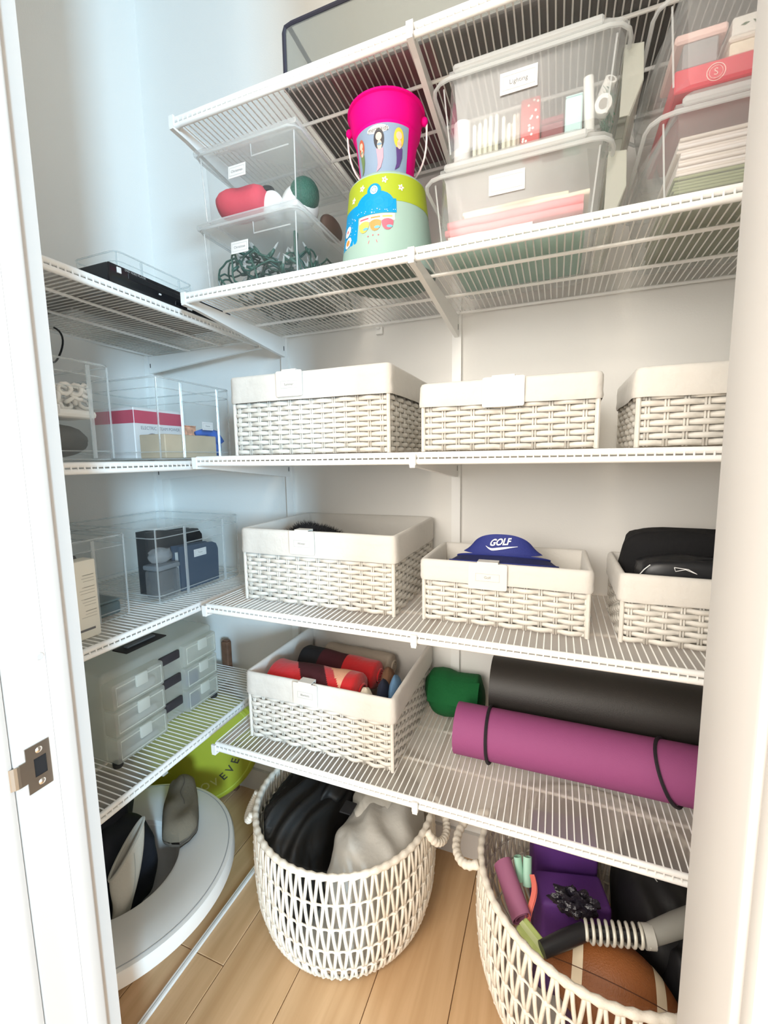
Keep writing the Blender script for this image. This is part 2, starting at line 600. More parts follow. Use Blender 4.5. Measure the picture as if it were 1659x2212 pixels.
def bracket(along, a, front, back, z, label):
    def P(d, zz, t):
        return (a + t, d, zz) if along == 'x' else (d, a + t, zz)
    sg = 1 if back > front else -1
    poly = [(front + sg * 0.009, z - 0.0115), (front + sg * 0.009, z - 0.0262), (front - sg * 0.0125, z - 0.0262), (front - sg * 0.0125, z - 0.031), (front + sg * 0.03, z - 0.032), (back - sg * 0.03, z - 0.066), (back, z - 0.068), (back, z - 0.0115)]
    root = empty('shelf_bracket', P(back, z - 0.03, 0), label, 'bracket', 'white shelf brackets')
    part('arm', MB().prism(poly, P, -0.0055, 0.0055), M_STEEL, root)
    part('hook_tip', MB().prism([(front - sg * 0.0125, z - 0.003), (front - sg * 0.0125, z - 0.0262), (front - sg * 0.0075, z - 0.0262), (front - sg * 0.0075, z - 0.003)], P, -0.0065, 0.0065), M_STEEL, root)
    part('slot', MB().prism([(back - sg * 0.004, z - 0.050), (back - sg * 0.0075, z - 0.050), (back - sg * 0.0075, z - 0.036), (back - sg * 0.004, z - 0.036)], P, -0.0058, 0.0058), M_HOLE, root)
    return root


for i, z in enumerate(SZ):
    bracket('x', XL, YF, -0.0155, z, 'white bracket under the left end of the %s back wall shelf' % BN[i])
    bracket('x', XB, YF, -0.0155, z, 'white bracket under the middle of the %s back wall shelf' % BN[i])
for i, z in enumerate(LZ):
    bracket('y', YLE, DL, 0.0155, z, 'white bracket under the far end of the %s left wall shelf' % LN[i])


def upright(along, a, z1, label):
    def P(u, d, z):
        return (a + u, d, z) if along == 'x' else (d, a + u, z)
    root = empty('shelf_upright', P(0, 0, 0.35), label, 'upright', 'white shelf uprights')
    s = -1 if along == 'x' else 1
    part('channel', MB().prism([(-0.0125, s * 0.0005), (0.0125, s * 0.0005), (0.0125, s * 0.014), (-0.0125, s * 0.014)], lambda u, d, z: P(u, d, z), 0.30, z1), M_STEEL, root)


upright('x', XL, 2.03, 'white upright near the back left corner of the closet')
upright('x', XB, 2.03, 'white upright in the middle of the back wall')
upright('y', YLE, 1.636, 'white upright on the left wall')
# thin raised white strip with a grey centre line on the floor in front of the grey tub
rr = empty('floor_strip', (0.54, -0.45, 0), 'thin white strip lying on the wooden floor beside the grey tub', 'rail')
part('strip_body', MB().rbox(0.532, 0.546, -0.86, -0.10, 0, 0.008, 0.002, 2), M_STEEL, rr)
part('strip_line', MB().box(0.5375, 0.5395, -0.855, -0.105, 0.0075, 0.0083), M_LINE, rr)

# ------------------------------------------------------------------ white wicker baskets
def rrect(x0, x1, y0, y1, r, step):
    """closed rounded-rectangle path: list of (x,y,nx,ny,s)"""
    pts = []
    seq = [((x0 + r, y0), (x1 - r, y0), (x1 - r, y0 + r), -PI / 2), ((x1, y0 + r), (x1, y1 - r), (x1 - r, y1 - r), 0),
           ((x1 - r, y1), (x0 + r, y1), (x0 + r, y1 - r), PI / 2), ((x0, y1 - r), (x0, y0 + r), (x0 + r, y0 + r), PI)]
    s = 0.0
    for (a, b, c, a0) in seq:
        L = math.hypot(b[0] - a[0], b[1] - a[1])
        n = max(1, round(L / step))
        for i in range(n):
            t = i / n
            pts.append((a[0] + (b[0] - a[0]) * t, a[1] + (b[1] - a[1]) * t, math.cos(a0), math.sin(a0), s + L * t))
        s += L
        m = max(2, round(r * PI / 2 / step))
        for i in range(m):
            t = a0 + PI / 2 * i / m
            pts.append((c[0] + r * math.cos(t), c[1] + r * math.sin(t), math.cos(t), math.sin(t), s + r * PI / 2 * i / m))
        s += r * PI / 2
    return pts, s


def wicker_basket(x0, x1, y0, y1, z, h, band, label, tag=None, blank=False, tagw=0.07, tagx=None, pitch=0.0112, tagdrop=None):
    root = empty('wicker_basket', ((x0 + x1) / 2, (y0 + y1) / 2, z), label, 'basket', 'white wicker baskets with cotton liners')
    hw = h - band + 0.008
    rr_ = 0.014
    pts, per = rrect(x0 + 0.006, x1 - 0.006, y0 + 0.006, y1 - 0.006, rr_, 0.0049)
    ns = 2 * round(per / 0.0295 / 2)
    sp = per / ns
    rows = []
    for ph in (0, 1):
        path = []
        for (x, y, nx, ny, s) in pts:
            w = math.cos(PI * s / sp + ph * PI)
            w = math.copysign(abs(w) ** 0.7, w)
            d = 0.0036 * w
            path.append((x + nx * d, y + ny * d, z + 0.0075))
        rows.append(MB().tube(path, 0.0028, 6, closed=True, rv=0.0056, upv=(0, 0, 1)))
    n = int((hw - 0.004) / pitch)
    first = {}
    for i in range(n):
        if i < 2:
            first[i] = part('weaver', rows[i], M_WICK, root, smooth='all')
        else:
            inst('weaver', first[i % 2], root, (0, 0, pitch * (i - i % 2))).location += Vector((0, 0, 0))
    # rows of the odd phase start one pitch up
    for o in root.children:
        if o.data == first[1].data:
            o.location.z += pitch
    # paired stakes
    st = MB()
    for k in range(ns):
        s = k * sp
        for ds in (-0.0024, 0.0024):
            t = (s + ds) % per
            q = min(pts, key=lambda p_: abs(p_[4] - t))
            j = pts.index(q)
            q2 = pts[(j + 1) % len(pts)]
            L = (q2[4] - q[4]) if q2[4] > q[4] else per - q[4]
            u = (t - q[4]) / L if L > 1e-6 else 0
            x = q[0] + (q2[0] - q[0]) * u
            y = q[1] + (q2[1] - q[1]) * u
            st.tube([(x, y, z + 0.001), (x, y, z + hw)], 0.0021, 5)
    part('stakes', st, M_WICK, root, smooth='all', kind='stuff')
    part('base_panel', MB().box(x0 + 0.008, x1 - 0.008, y0 + 0.008, y1 - 0.008, z + 0.002, z + 0.008), M_WICK, root)
    for (cx, cy) in ((x0 + 0.006, y0 + 0.006), (x1 - 0.006, y0 + 0.006), (x0 + 0.006, y1 - 0.006), (x1 - 0.006, y1 - 0.006)):
        part('corner_post', MB().tube([(cx, cy, z), (cx, cy, z + hw)], 0.0045, 8), M_WICK, root, smooth=True)
    # liner: folded over the rim, hanging inside
    lp, lper = rrect(x0 - 0.001, x1 + 0.001, y0 - 0.001, y1 + 0.001, 0.012, 0.012)
    seed = x0 * 13 + z * 7
    ring = []
    zt = z + h
    prof = [(0.0015, zt - band - 0.002, 1.0), (0.003, zt - band + 0.004, 0.8), (0.0018, zt - band * 0.7, 1), (0.0018, zt - band * 0.35, 1), (0.001, zt - 0.006, 0.5), (-0.002, zt - 0.001, 0.2), (-0.006, zt, 0.2), (-0.011, zt - 0.004, 0.3),
            (-0.013, zt - 0.03, 1), (-0.013, zt - 0.06, 1.2), (-0.013, z + 0.045, 1.4), (-0.014, z + 0.012, 1)]
    vs = []
    for (d, zz, amp) in prof:
        for (x, y, nx, ny, s) in lp:
            w = 0.0022 * amp * fnoise((s * 16, zz * 22, 0), 1.0, seed)
            ww = 0.0015 * amp * fnoise((s * 9, 3, 0), 1.0, seed + 5) if zz < zt - band * 0.9 else 0.0012 * fnoise((s * 7, 1, 0), 1, seed)
            vs.append((x + nx * (d + w), y + ny * (d + w), zz + ww))
    m = len(lp)
    fs = []
    for j in range(len(prof) - 1):
        for i in range(m):
            k2 = (i + 1) % m
            fs.append((j * m + i, j * m + k2, (j + 1) * m + k2, (j + 1) * m + i))
    fs.append(tuple((len(prof) - 1) * m + i for i in range(m)))
    part('liner', MB().add(vs, fs), M_LINER, root, smooth='all')
    # hanging tag
    if tag is not None or blank:
        tx = tagx if tagx is not None else (x0 + x1) / 2 - 0.02
        th = tagdrop or 0.058
        Fm = Frame((tx, y0 - 0.0065, zt - th / 2 + 0.001), (1, 0, 0), (0, 0, 1))
        t = part('hanging_tag', plate(Fm, tagw, th, 0, 0.0016, 0.004), M_TAG, root)
        hk = [(y0 - 0.0077, zt - 0.006), (y0 - 0.0077, zt + 0.0042), (y0 + 0.016, zt + 0.0042), (y0 + 0.016, zt - 0.02), (y0 + 0.0145, zt - 0.02), (y0 + 0.0145, zt + 0.0022), (y0 - 0.0067, zt + 0.0022), (y0 - 0.0067, zt - 0.006)]
        part('hook', MB().prism(hk, lambda a, b, d: (d, a, b), tx - tagw * 0.27, tx + tagw * 0.27), M_TAG, t)
        if tag:
            G = Frame(Fm(0, -0.002), (1, 0, 0), (0, 0, 1))
            part('printed_frame', border(G, tagw * 0.62, 0.0165, 0.0007, 0.0019), M_LINE, t)
            part('lettering', text_mb(tag, 0.0075, lambda a, b: G(a, b, 0.0019)), M_INK, t)
    return root


wicker_basket(0.615, 1.036, -0.362, -0.018, SZ[2] + 0.001, 0.190, 0.062, 'large wicker basket at the left of the eye-level shelf', 'Summer', tagx=0.79)
wicker_basket(1.105, 1.443, -0.372, -0.12, SZ[2] + 0.001, 0.137, 0.046, 'low wicker basket with a big blank tag, on the eye-level shelf', blank=True, tagw=0.078, tagx=1.272, tagdrop=0.056)
wicker_basket(1.495, 1.83, -0.372, -0.12, SZ[2] + 0.001, 0.137, 0.050, 'low wicker basket at the right end of the eye-level shelf')
wicker_basket(0.612, 1.038, -0.350, -0.014, SZ[1] + 0.001, 0.190, 0.062, 'large wicker basket holding a black fur item', 'Winter', tagx=0.80)
wicker_basket(1.095, 1.444, -0.338, -0.125, SZ[1] + 0.001, 0.140, 0.044, 'low wicker basket holding a blue visor cap', 'Golf', tagw=0.08, tagx=1.243, tagdrop=0.056)
wicker_basket(1.492, 1.83, -0.332, -0.115, SZ[1] + 0.001, 0.138, 0.052, 'low wicker basket filled with black clothing')
wicker_basket(0.612, 1.034, -0.361, -0.016, SZ[0] + 0.001, 0.188, 0.060, 'large wicker basket holding rolled red blankets', 'Blankets', tagx=0.80)

# ------------------------------------------------------------------ bins and things on the second highest back shelf
Z4 = SZ[3] + 0.001


def shoe_bin(x0, x1, y0, y1, z, h, label, text):
    """clear lidded box, slightly tapered, with a flanged lid and step at the front corners"""
    root = empty('storage_box', ((x0 + x1) / 2, (y0 + y1) / 2, z), label, 'storage box', 'clear lidded boxes left of the pails')
    t = 0.012
    prof = [(t, 0.003), (0.004, h - 0.022), (0.0, h - 0.02)]
    mb = MB()
    rings = []
    for (ins, zz) in prof:
        p, _ = rrect(x0 + ins, x1 - ins, y0 + ins, y1 - ins, 0.018, 0.02)
        rings.append([(q[0], q[1], z + zz) for q in p])
    n = min(len(r) for r in rings)
    rings = [r[:n] for r in rings]
    vs = [v for r in rings for v in r]
    fs = [(j * n + i, j * n + (i + 1) % n, (j + 1) * n + (i + 1) % n, (j + 1) * n + i) for j in range(len(rings) - 1) for i in range(n)]
    fs.append(tuple(range(n)))
    mb.add(vs, fs)
    part('body', mb, M_CLEAR, root, smooth=30)
    lid = part('lid', MB().rbox(x0 - 0.006, x1 + 0.006, y0 - 0.006, y1 + 0.006, z + h - 0.016, z + h - 0.002, 0.005, 2), M_FROST, root, smooth=30)
    p, _ = rrect(x0 - 0.004, x1 + 0.004, y0 - 0.004, y1 + 0.004, 0.02, 0.02)
    part('lid_edge', MB().tube([(q[0], q[1], z + h - 0.015) for q in p], 0.0028, 6, closed=True), M_FEDGE, lid, smooth=True)
    part('lid_step', MB().rbox(x0 + 0.03, x1 - 0.03, y0 + 0.03, y1 - 0.03, z + h - 0.002, z + h + 0.004, 0.002, 1), M_FROST, lid)
    for sx_ in (x0 + t * 0.6, x1 - t * 0.6):
        part('corner_edge', MB().tube([(sx_ + (0.004 if sx_ < x0 + 0.1 else -0.004), y0 + t * 0.6 + 0.004, z + 0.004), (sx_, y0 + 0.006, z + h - 0.02)], 0.0016, 6), M_FEDGE, root, smooth=True)
    # moulded step on the front
    fy = y0 + 0.002
    part('moulded_step', MB().tube([(x0 + 0.15, fy, z + h - 0.022), (x0 + 0.15, fy + 0.002, z + h - 0.045), (x1 - 0.02, fy + 0.002, z + h - 0.045)], 0.0014, 5), M_FEDGE, root)
    part('base_edge', MB().tube([(x0 + t, y0 + t, z + 0.003), (x1 - t, y0 + t, z + 0.003), (x1 - t, y1 - t, z + 0.003), (x0 + t, y1 - t, z + 0.003)], 0.0018, 5, closed=True), M_FEDGE, root)
    card(root, Frame(((x0 + x1) / 2 - 0.022, y0 + 0.0015, z + h * 0.56), (1, 0, 0), (0, 0.05, 1)), 0.047, 0.026, text)
    return root


BAX0, BAX1 = 0.572, 0.838
shoe_bin(BAX0, BAX1, -0.385, -0.045, Z4, 0.155, 'clear lidded box full of dark green string lights', 'Christmas')
shoe_bin(BAX0 + 0.003, BAX1 + 0.003, -0.385, -0.045, Z4 + 0.160, 0.153, 'upper clear lidded box with a red roll inside, on another box', 'Christmas')

# string lights
rng = random.Random(5)
wire = MB()
p = Vector((0.60, -0.33, Z4 + 0.02))
pts = []
d = Vector((1, 0.3, 0.2))
for i in range(1500):
    d = (d + Vector((rng.uniform(-1, 1), rng.uniform(-1, 1), rng.uniform(-1, 1))) * 0.55).normalized()
    c = Vector((0.715, -0.21, Z4 + 0.045)) - p
    d = (d + Vector((c.x * 2.4, c.y * 2.0, c.z * 7)) * 0.35).normalized()
    p = p + d * 0.013
    hmax = 0.085 + 0.02 * math.sin(p.x * 40)
    p = Vector((min(max(p.x, 0.592), 0.815), min(max(p.y, -0.362), -0.07), min(max(p.z, Z4 + 0.008), Z4 + hmax)))
    pts.append(p.copy())
sl_root = empty('string_lights', (0.71, -0.21, Z4 + 0.004), 'tangled dark green string lights inside the lower clear box', 'string lights')
M_GREENW = mat('dark_green_plastic', (0.012, 0.075, 0.055), 0.4)
for i in range(0, 1500, 250):
    wire.tube(pts[i:i + 251], 0.0024, 5)
part('cable', wire, M_GREENW, sl_root, smooth='all')
bulbs = MB()
bl = MB()
for i in range(8, 1480, 9):
    a = pts[i]
    u = Vector((rng.uniform(-1, 1), rng.uniform(-1, 0.6), rng.uniform(0.2, 1))).normalized()
    e = a + u * 0.02
    if not (0.588 < e.x < 0.818 and -0.366 < e.y < -0.065 and e.z < Z4 + 0.12):
        continue
    bulbs.tube([a, a + u * 0.010, a + u * 0.02], [0.0036, 0.0042, 0.003], 6)
    bl.tube([a + u * 0.02, a + u * 0.028, a + u * 0.037], [0.003, 0.0026, 0.0006], 6)
part('bulb_sockets', bulbs, M_GREENW, sl_root, smooth='all', kind='stuff')
part('clear_bulbs', bl, clear('bulb_glass', (0.95, 0.97, 0.97), 0.35), sl_root, smooth='all', kind='stuff')

# things in the upper box
zu = Z4 + 0.168
M_RED = mat('red_felt', (0.62, 0.055, 0.09), 0.8, bump=(120, 0.3))
M_WHF = mat('white_plush', (0.85, 0.84, 0.82), 0.9, bump=(150, 0.5))
ro = empty('red_roll', (0.655, -0.31, zu), 'rolled red felt cloth in the upper clear box', 'cloth roll')
part('roll', MB().tube([(0.595 + 0.012 * i, -0.335 + 0.002 * i, zu + 0.041 + 0.002 * math.sin(i)) for i in range(11)], [0.022, 0.030, 0.034] + [0.036] * 6 + [0.033, 0.02], 18), M_RED, ro, smooth='all')
part('tie', MB().tube([(0.598 + 0.008 * math.cos(a * 0.3), -0.335, zu + 0.06 + 0.002 * a) for a in range(6)], 0.002, 5), M_WHF, ro)
gn = empty('plush_figure', (0.72, -0.30, zu), 'white plush ornament with a dark cap beside the red roll', 'ornament')
part('plush_body', MB().ell((0.72, -0.30, zu + 0.035), (0.028, 0.03, 0.035), 18, 12), M_WHF, gn, smooth='all')
part('cap', MB().lathe([(0.018, 0), (0.014, 0.012), (0.0, 0.018)], 14, (0.712, -0.305, zu + 0.064)), M_BLKC, gn, smooth='all')
bb = empty('bauble', (0.775, -0.27, zu), 'white round bauble with dark green cap in the upper clear box', 'ornament')
part('ball', MB().ell((0.765, -0.25, zu + 0.05), (0.046, 0.046, 0.048), 24, 16), mat('white_gloss', (0.85, 0.85, 0.84), 0.2), bb, smooth='all')
part('green_cap', MB().ell((0.785, -0.262, zu + 0.066), (0.036, 0.036, 0.040), 20, 14), mat('green_glitter', (0.015, 0.12, 0.08), 0.45, bump=(300, 0.8)), bb, smooth='all')
br = empty('brown_ornament', (0.81, -0.2, zu), 'dark brown figure at the right of the upper clear box', 'ornament')
part('figure', MB().ell((0.808, -0.17, zu + 0.028), (0.02, 0.05, 0.028), 16, 10), mat('dark_brown', (0.10, 0.055, 0.035), 0.7), br, smooth='all')

# ------------------------------------------------------------------ pails
PC = (1.003, -0.275)


def cone_fn(c, r0, z0, r1, z1, off=0.0006, a_mid=None):
    """(u metres along the arc at mid radius, z) -> point on cone; u=0 faces the doorway"""
    am = math.atan2(-1.0, 0.18) if a_mid is None else a_mid
    rm = (r0 + r1) / 2

    def fn(u, zz, d=0.0):
        t = (zz - z0) / (z1 - z0)
        r = r0 + (r1 - r0) * t + off + d
        a = am + u / rm
        return (c[0] + r * math.cos(a), c[1] + r * math.sin(a), zz)
    return fn


def patch(fn, cu, cz, pts, d=0.0, n=1):
    """filled star-shaped print: fan from the centre with a middle ring so that it hugs the cone"""
    vs = [fn(cu, cz, d)]
    m = len(pts)
    for s in (0.5, 1.0):
        for (u, z_) in pts:
            vs.append(fn(cu + (u - cu) * s, cz + (z_ - cz) * s, d))
    fs = []
    for i in range(m):
        j = (i + 1) % m
        fs.append((0, 1 + i, 1 + j))
        fs.append((1 + i, 1 + m + i, 1 + m + j, 1 + j))
    return MB().add(vs, fs)


def oval(cu, cz, ru, rz, n=18, rot=0.0):
    return [(cu + ru * math.cos(a) * math.cos(rot) - rz * math.sin(a) * math.sin(rot), cz + ru * math.cos(a) * math.sin(rot) + rz * math.sin(a) * math.cos(rot)) for a in [2 * PI * k / n for k in range(n)]]


def strip(fn, u0, u1, z0, z1, d=0.0, nu=10, nz=2):
    return MB().grid(lambda a, b: fn(u0 + (u1 - u0) * a, z0 + (z1 - z0) * b, d), nu, nz)


mh = 0.186
mr0, mr1 = 0.106, 0.083
pail = empty('toy_pail', (PC[0], PC[1], Z4), 'upturned mint green pail with lime band and toy kitchen print', 'pail')
M_MINT = mat('mint_plastic', (0.34, 0.50, 0.45), 0.5, spec=0.25)
part('shell', MB().lathe([(mr0, 0), (mr0 + 0.001, 0.004), (mr1, mh - 0.006), (mr1 - 0.006, mh), (0, mh)], 56, (PC[0], PC[1], Z4)), M_MINT, pail, smooth=35)
cf = cone_fn(PC, mr0, Z4, mr1, Z4 + mh)
M_LIME = mat('lime_print', (0.38, 0.48, 0.03), 0.5, spec=0.25)
M_BLUEP = mat('sky_blue_print', (0.0, 0.30, 0.66), 0.5, spec=0.25)
M_WHP = mat('white_print', (0.88, 0.87, 0.84), 0.45)
M_ORP = mat('orange_print', (0.9, 0.32, 0.06), 0.45)
M_PKP = mat('coral_print', (0.75, 0.12, 0.16), 0.45)
part('lime_band', MB().lathe([(mr0 + (mr1 - mr0) * t + 0.0004, mh * t) for t in (0.66, 0.8, 0.95)], 56, (PC[0], PC[1], Z4)), M_LIME, pail, smooth=35)
zz = Z4 + mh
for (u, dz) in ((-0.068, 0.045), (-0.042, 0.030), (0.012, 0.022), (0.048, 0.036)):
    fl_ = part('daisy', patch(cf, u, zz - dz, [(u + 0.0055 * (1 + 0.35 * math.cos(5 * a)) * math.cos(a), zz - dz + 0.0055 * (1 + 0.35 * math.cos(5 * a)) * math.sin(a)) for a in [2 * PI * k / 20 for k in range(20)]], 0.0004), M_WHP, pail)
    part('daisy_eye', patch(cf, u, zz - dz, oval(u, zz - dz, 0.0016, 0.0016, 10), 0.0008), M_ORP, fl_)
fr = part('blue_stove_print', strip(cf, -0.105, 0.036, Z4 + 0.098, Z4 + 0.126, 0.0003, 16), M_BLUEP, pail)
part('blue_counter_print', strip(cf, -0.105, -0.048, Z4 + 0.048, Z4 + 0.10, 0.0003, 8, 3), M_BLUEP, fr)
part('clock_print', patch(cf, -0.012, Z4 + 0.122, oval(-0.012, Z4 + 0.122, 0.042, 0.022, 24), 0.0005), M_BLUEP, fr)
part('clock_top', patch(cf, -0.012, Z4 + 0.145, oval(-0.012, Z4 + 0.145, 0.016, 0.014, 20), 0.0006), M_BLUEP, fr)
part('dial', patch(cf, -0.012, Z4 + 0.146, oval(-0.012, Z4 + 0.146, 0.0085, 0.0085, 18), 0.0009), M_WHP, fr)
dd = MB()
for k in range(8):
    a = k * PI / 4
    q = patch(cf, -0.012 + 0.005 * math.cos(a), Z4 + 0.146 + 0.005 * math.sin(a), oval(-0.012 + 0.005 * math.cos(a), Z4 + 0.146 + 0.005 * math.sin(a), 0.0012, 0.0012, 8), 0.0012)
    dd.add(q.v, q.f)
part('dial_spokes', dd, M_BLUEP, fr)
dots = MB()
rg = random.Random(3)
for k in range(46):
    u, z_ = rg.uniform(-0.1, 0.034), rg.uniform(Z4 + 0.1, Z4 + 0.108)
    if k > 22:
        u, z_ = rg.uniform(-0.103, -0.05), rg.uniform(Z4 + 0.05, Z4 + 0.098)
    q = patch(cf, u, z_, oval(u, z_, 0.0008, 0.0008, 6), 0.0007)
    dots.add(q.v, q.f)
part('white_dots', dots, M_WHP, fr, kind='stuff')
for (u, z_, m_) in ((-0.082, Z4 + 0.083, M_PKP), (-0.078, Z4 + 0.059, M_ORP)):
    pl_ = part('plate_print', patch(cf, u, z_, oval(u, z_, 0.0125, 0.0098, 20, 0.4), 0.0009), M_WHP, fr)
    part('plate_food', patch(cf, u, z_, oval(u, z_, 0.0065 if m_ is M_ORP else 0.003, 0.0058 if m_ is M_ORP else 0.003, 14), 0.0013), m_, pl_)
aw = part('awning_print', strip(cf, -0.044, 0.032, Z4 + 0.083, Z4 + 0.096, 0.0005, 10), M_WHP, pail)
cols = [(0.85, 0.55, 0.12), (0.9, 0.3, 0.08), (0.75, 0.12, 0.18)]
for k in range(3):
    u = -0.032 + 0.0245 * k
    part('awning_scallop', patch(cf, u, Z4 + 0.078, [(u + 0.0118 * math.cos(a), Z4 + 0.080 + (0.006 if math.sin(a) > 0 else 0.017) * math.sin(a)) for a in [2 * PI * j / 18 for j in range(18)]], 0.0009), mat('awning_colour_%d' % k, cols[k], 0.45), aw)
    part('awning_stripe', strip(cf, u - 0.010, u + 0.010, Z4 + 0.089, Z4 + 0.092, 0.0009, 4), mat('awning_colour_%d' % (2 - k), cols[2 - k], 0.45), aw)
    part('awning_stripe', patch(cf, u + 0.004, Z4 + 0.070, oval(u + 0.004, Z4 + 0.070, 0.006, 0.003, 12), 0.0012), mat('teal_print', (0.15, 0.45, 0.55), 0.45), aw)
pm = MB()
for (u, z_, rot) in ((-0.020, Z4 + 0.042, 1.3), (-0.004, Z4 + 0.042, 1.9), (-0.022, Z4 + 0.054, 0.6), (-0.012, Z4 + 0.055, 0.6), (-0.001, Z4 + 0.054, 0.6)):
    q = patch(cf, u, z_, oval(u, z_, 0.004 if z_ < Z4 + 0.05 else 0.0016, 0.0006 if z_ < Z4 + 0.05 else 0.0013, 8, rot), 0.0008)
    pm.add(q.v, q.f)
part('pink_marks', pm, M_PKP, pail)

# pink mermaid pail on top
zp = Z4 + mh + 0.001
ph_, pr0, pr1 = 0.150, 0.054, 0.078
pp = empty('sand_pail', (PC[0], PC[1], zp), 'hot pink sand pail with mermaid picture on top of the mint pail', 'pail')
M_PINK = mat('hot_pink_plastic', (0.90, 0.0, 0.26), 0.65, bump=(500, 0.15), spec=0.15)
part('shell', MB().lathe([(0, 0), (pr0, 0), (pr0 + 0.002, 0.003), (pr1 - 0.011, ph_ * 0.66), (pr1 - 0.005, ph_ * 0.70), (pr1 + 0.002, ph_ - 0.006), (pr1 + 0.006, ph_ - 0.004), (pr1 + 0.006, ph_), (pr1 + 0.001, ph_), (pr1 - 0.009, ph_ * 0.68), (pr0 - 0.003, 0.004), (0, 0.004)], 48, (PC[0], PC[1], zp)), M_PINK, pp, smooth=35)
pf = cone_fn(PC, pr0 + 0.002, zp + 0.003, pr1 - 0.011, zp + ph_ * 0.66)
part('picture_label', strip(pf, -0.066, 0.058, zp + 0.008, zp + ph_ * 0.635, 0.0006, 28, 6), mat('grey_blue_print', (0.27, 0.37, 0.52), 0.6, spec=0.2), pp)
part('cloud_print', patch(pf, -0.006, zp + 0.0855, oval(-0.006, zp + 0.0855, 0.022, 0.0075, 20), 0.0012), M_WHP, pp)
part('lettering', text_mb("mermaids", 0.0125, lambda a, b: pf(a * 0.82 - 0.006, zp + 0.0855 + b, 0.0017), 0.25), M_INK, pp)


def mermaid(u, z_, hair, skin, tail, top, s=1.0):
    r = part('mermaid_print', patch(pf, u, z_ + 0.030 * s, oval(u, z_ + 0.030 * s, 0.0105 * s, 0.0185 * s), 0.0014), mat('print_%s' % hair[0], hair[1], 0.5), pp)
    part('face', patch(pf, u, z_ + 0.034 * s, oval(u, z_ + 0.034 * s, 0.0062 * s, 0.0072 * s), 0.0019), mat('print_skin', skin, 0.5), r)
    part('torso', patch(pf, u + 0.001, z_ + 0.019 * s, oval(u + 0.001, z_ + 0.019 * s, 0.0048 * s, 0.0085 * s), 0.0019), mat('print_skin', skin, 0.5), r)
    part('bikini_top', patch(pf, u + 0.001, z_ + 0.020 * s, oval(u + 0.001, z_ + 0.020 * s, 0.005 * s, 0.0024 * s), 0.0023), mat('print_%s' % top[0], top[1], 0.5), r)
    pts_ = [(u - 0.006 * s, z_ + 0.013 * s), (u + 0.008 * s, z_ + 0.013 * s), (u + 0.008 * s, z_ - 0.004 * s), (u + 0.002 * s, z_ - 0.021 * s), (u - 0.008 * s, z_ - 0.028 * s), (u - 0.004 * s, z_ - 0.018 * s), (u - 0.004 * s, z_ - 0.006 * s)]
    part('tail', patch(pf, u, z_ - 0.004 * s, pts_, 0.0019), mat('print_%s' % tail[0], tail[1], 0.5), r)


SKIN = (0.82, 0.58, 0.46)
mermaid(-0.047, zp + 0.040, ('auburn', (0.55, 0.13, 0.07)), SKIN, ('olive', (0.16, 0.25, 0.10)), ('sage', (0.3, 0.4, 0.3)), 0.85)
mermaid(-0.004, zp + 0.038, ('jet', (0.02, 0.02, 0.03)), SKIN, ('rose', (0.85, 0.32, 0.42)), ('slate', (0.15, 0.28, 0.42)), 1.0)
mermaid(0.036, zp + 0.040, ('yellow', (0.85, 0.62, 0.06)), SKIN, ('violet', (0.10, 0.05, 0.22)), ('tan', (0.7, 0.5, 0.35)), 1.0)
hd = []
am = math.atan2(-1.0, 0.18)
side = Vector((-math.sin(am), math.cos(am), 0))
outd = Vector((math.cos(am), math.sin(am), 0))
for k in range(25):
    a = PI * k / 24
    hd.append(Vector((PC[0], PC[1], zp + ph_ - 0.02)) + side * (-(pr1 + 0.010) * math.cos(a)) - outd * (0.045 * math.sin(a)) + Vector((0, 0, -0.105 * math.sin(a) ** 0.6)))
part('handle', MB().tube(hd, 0.0022, 8), mat('white_handle', (0.9, 0.86, 0.86), 0.4), pp, smooth=True)
for sgn in (-1, 1):
    q = Vector((PC[0], PC[1], zp + ph_ - 0.02)) + side * sgn * (pr1 + 0.005)
    part('handle_lug', MB().ell(q, (0.008, 0.008, 0.009), 12, 8), M_PINK, pp, smooth='all')

# ------------------------------------------------------------------ latch bins in the middle of the shelf
def bevel_poly(x0, x1, z0, z1, rt_, rb=0.012):
    """front outline of a bin: rounded upper corners of radius rt_, small lower corners"""
    poly = []
    for (cx, cz, r, a0) in ((x1 - rb, z0 + rb, rb, -PI / 2), (x1 - rt_, z1 - rt_, rt_, 0), (x0 + rt_, z1 - rt_, rt_, PI / 2), (x0 + rb, z0 + rb, rb, PI)):
        for k in range(6):
            a = a0 + PI / 2 * k / 5
            poly.append((cx + r * math.cos(a), cz + r * math.sin(a)))
    return poly


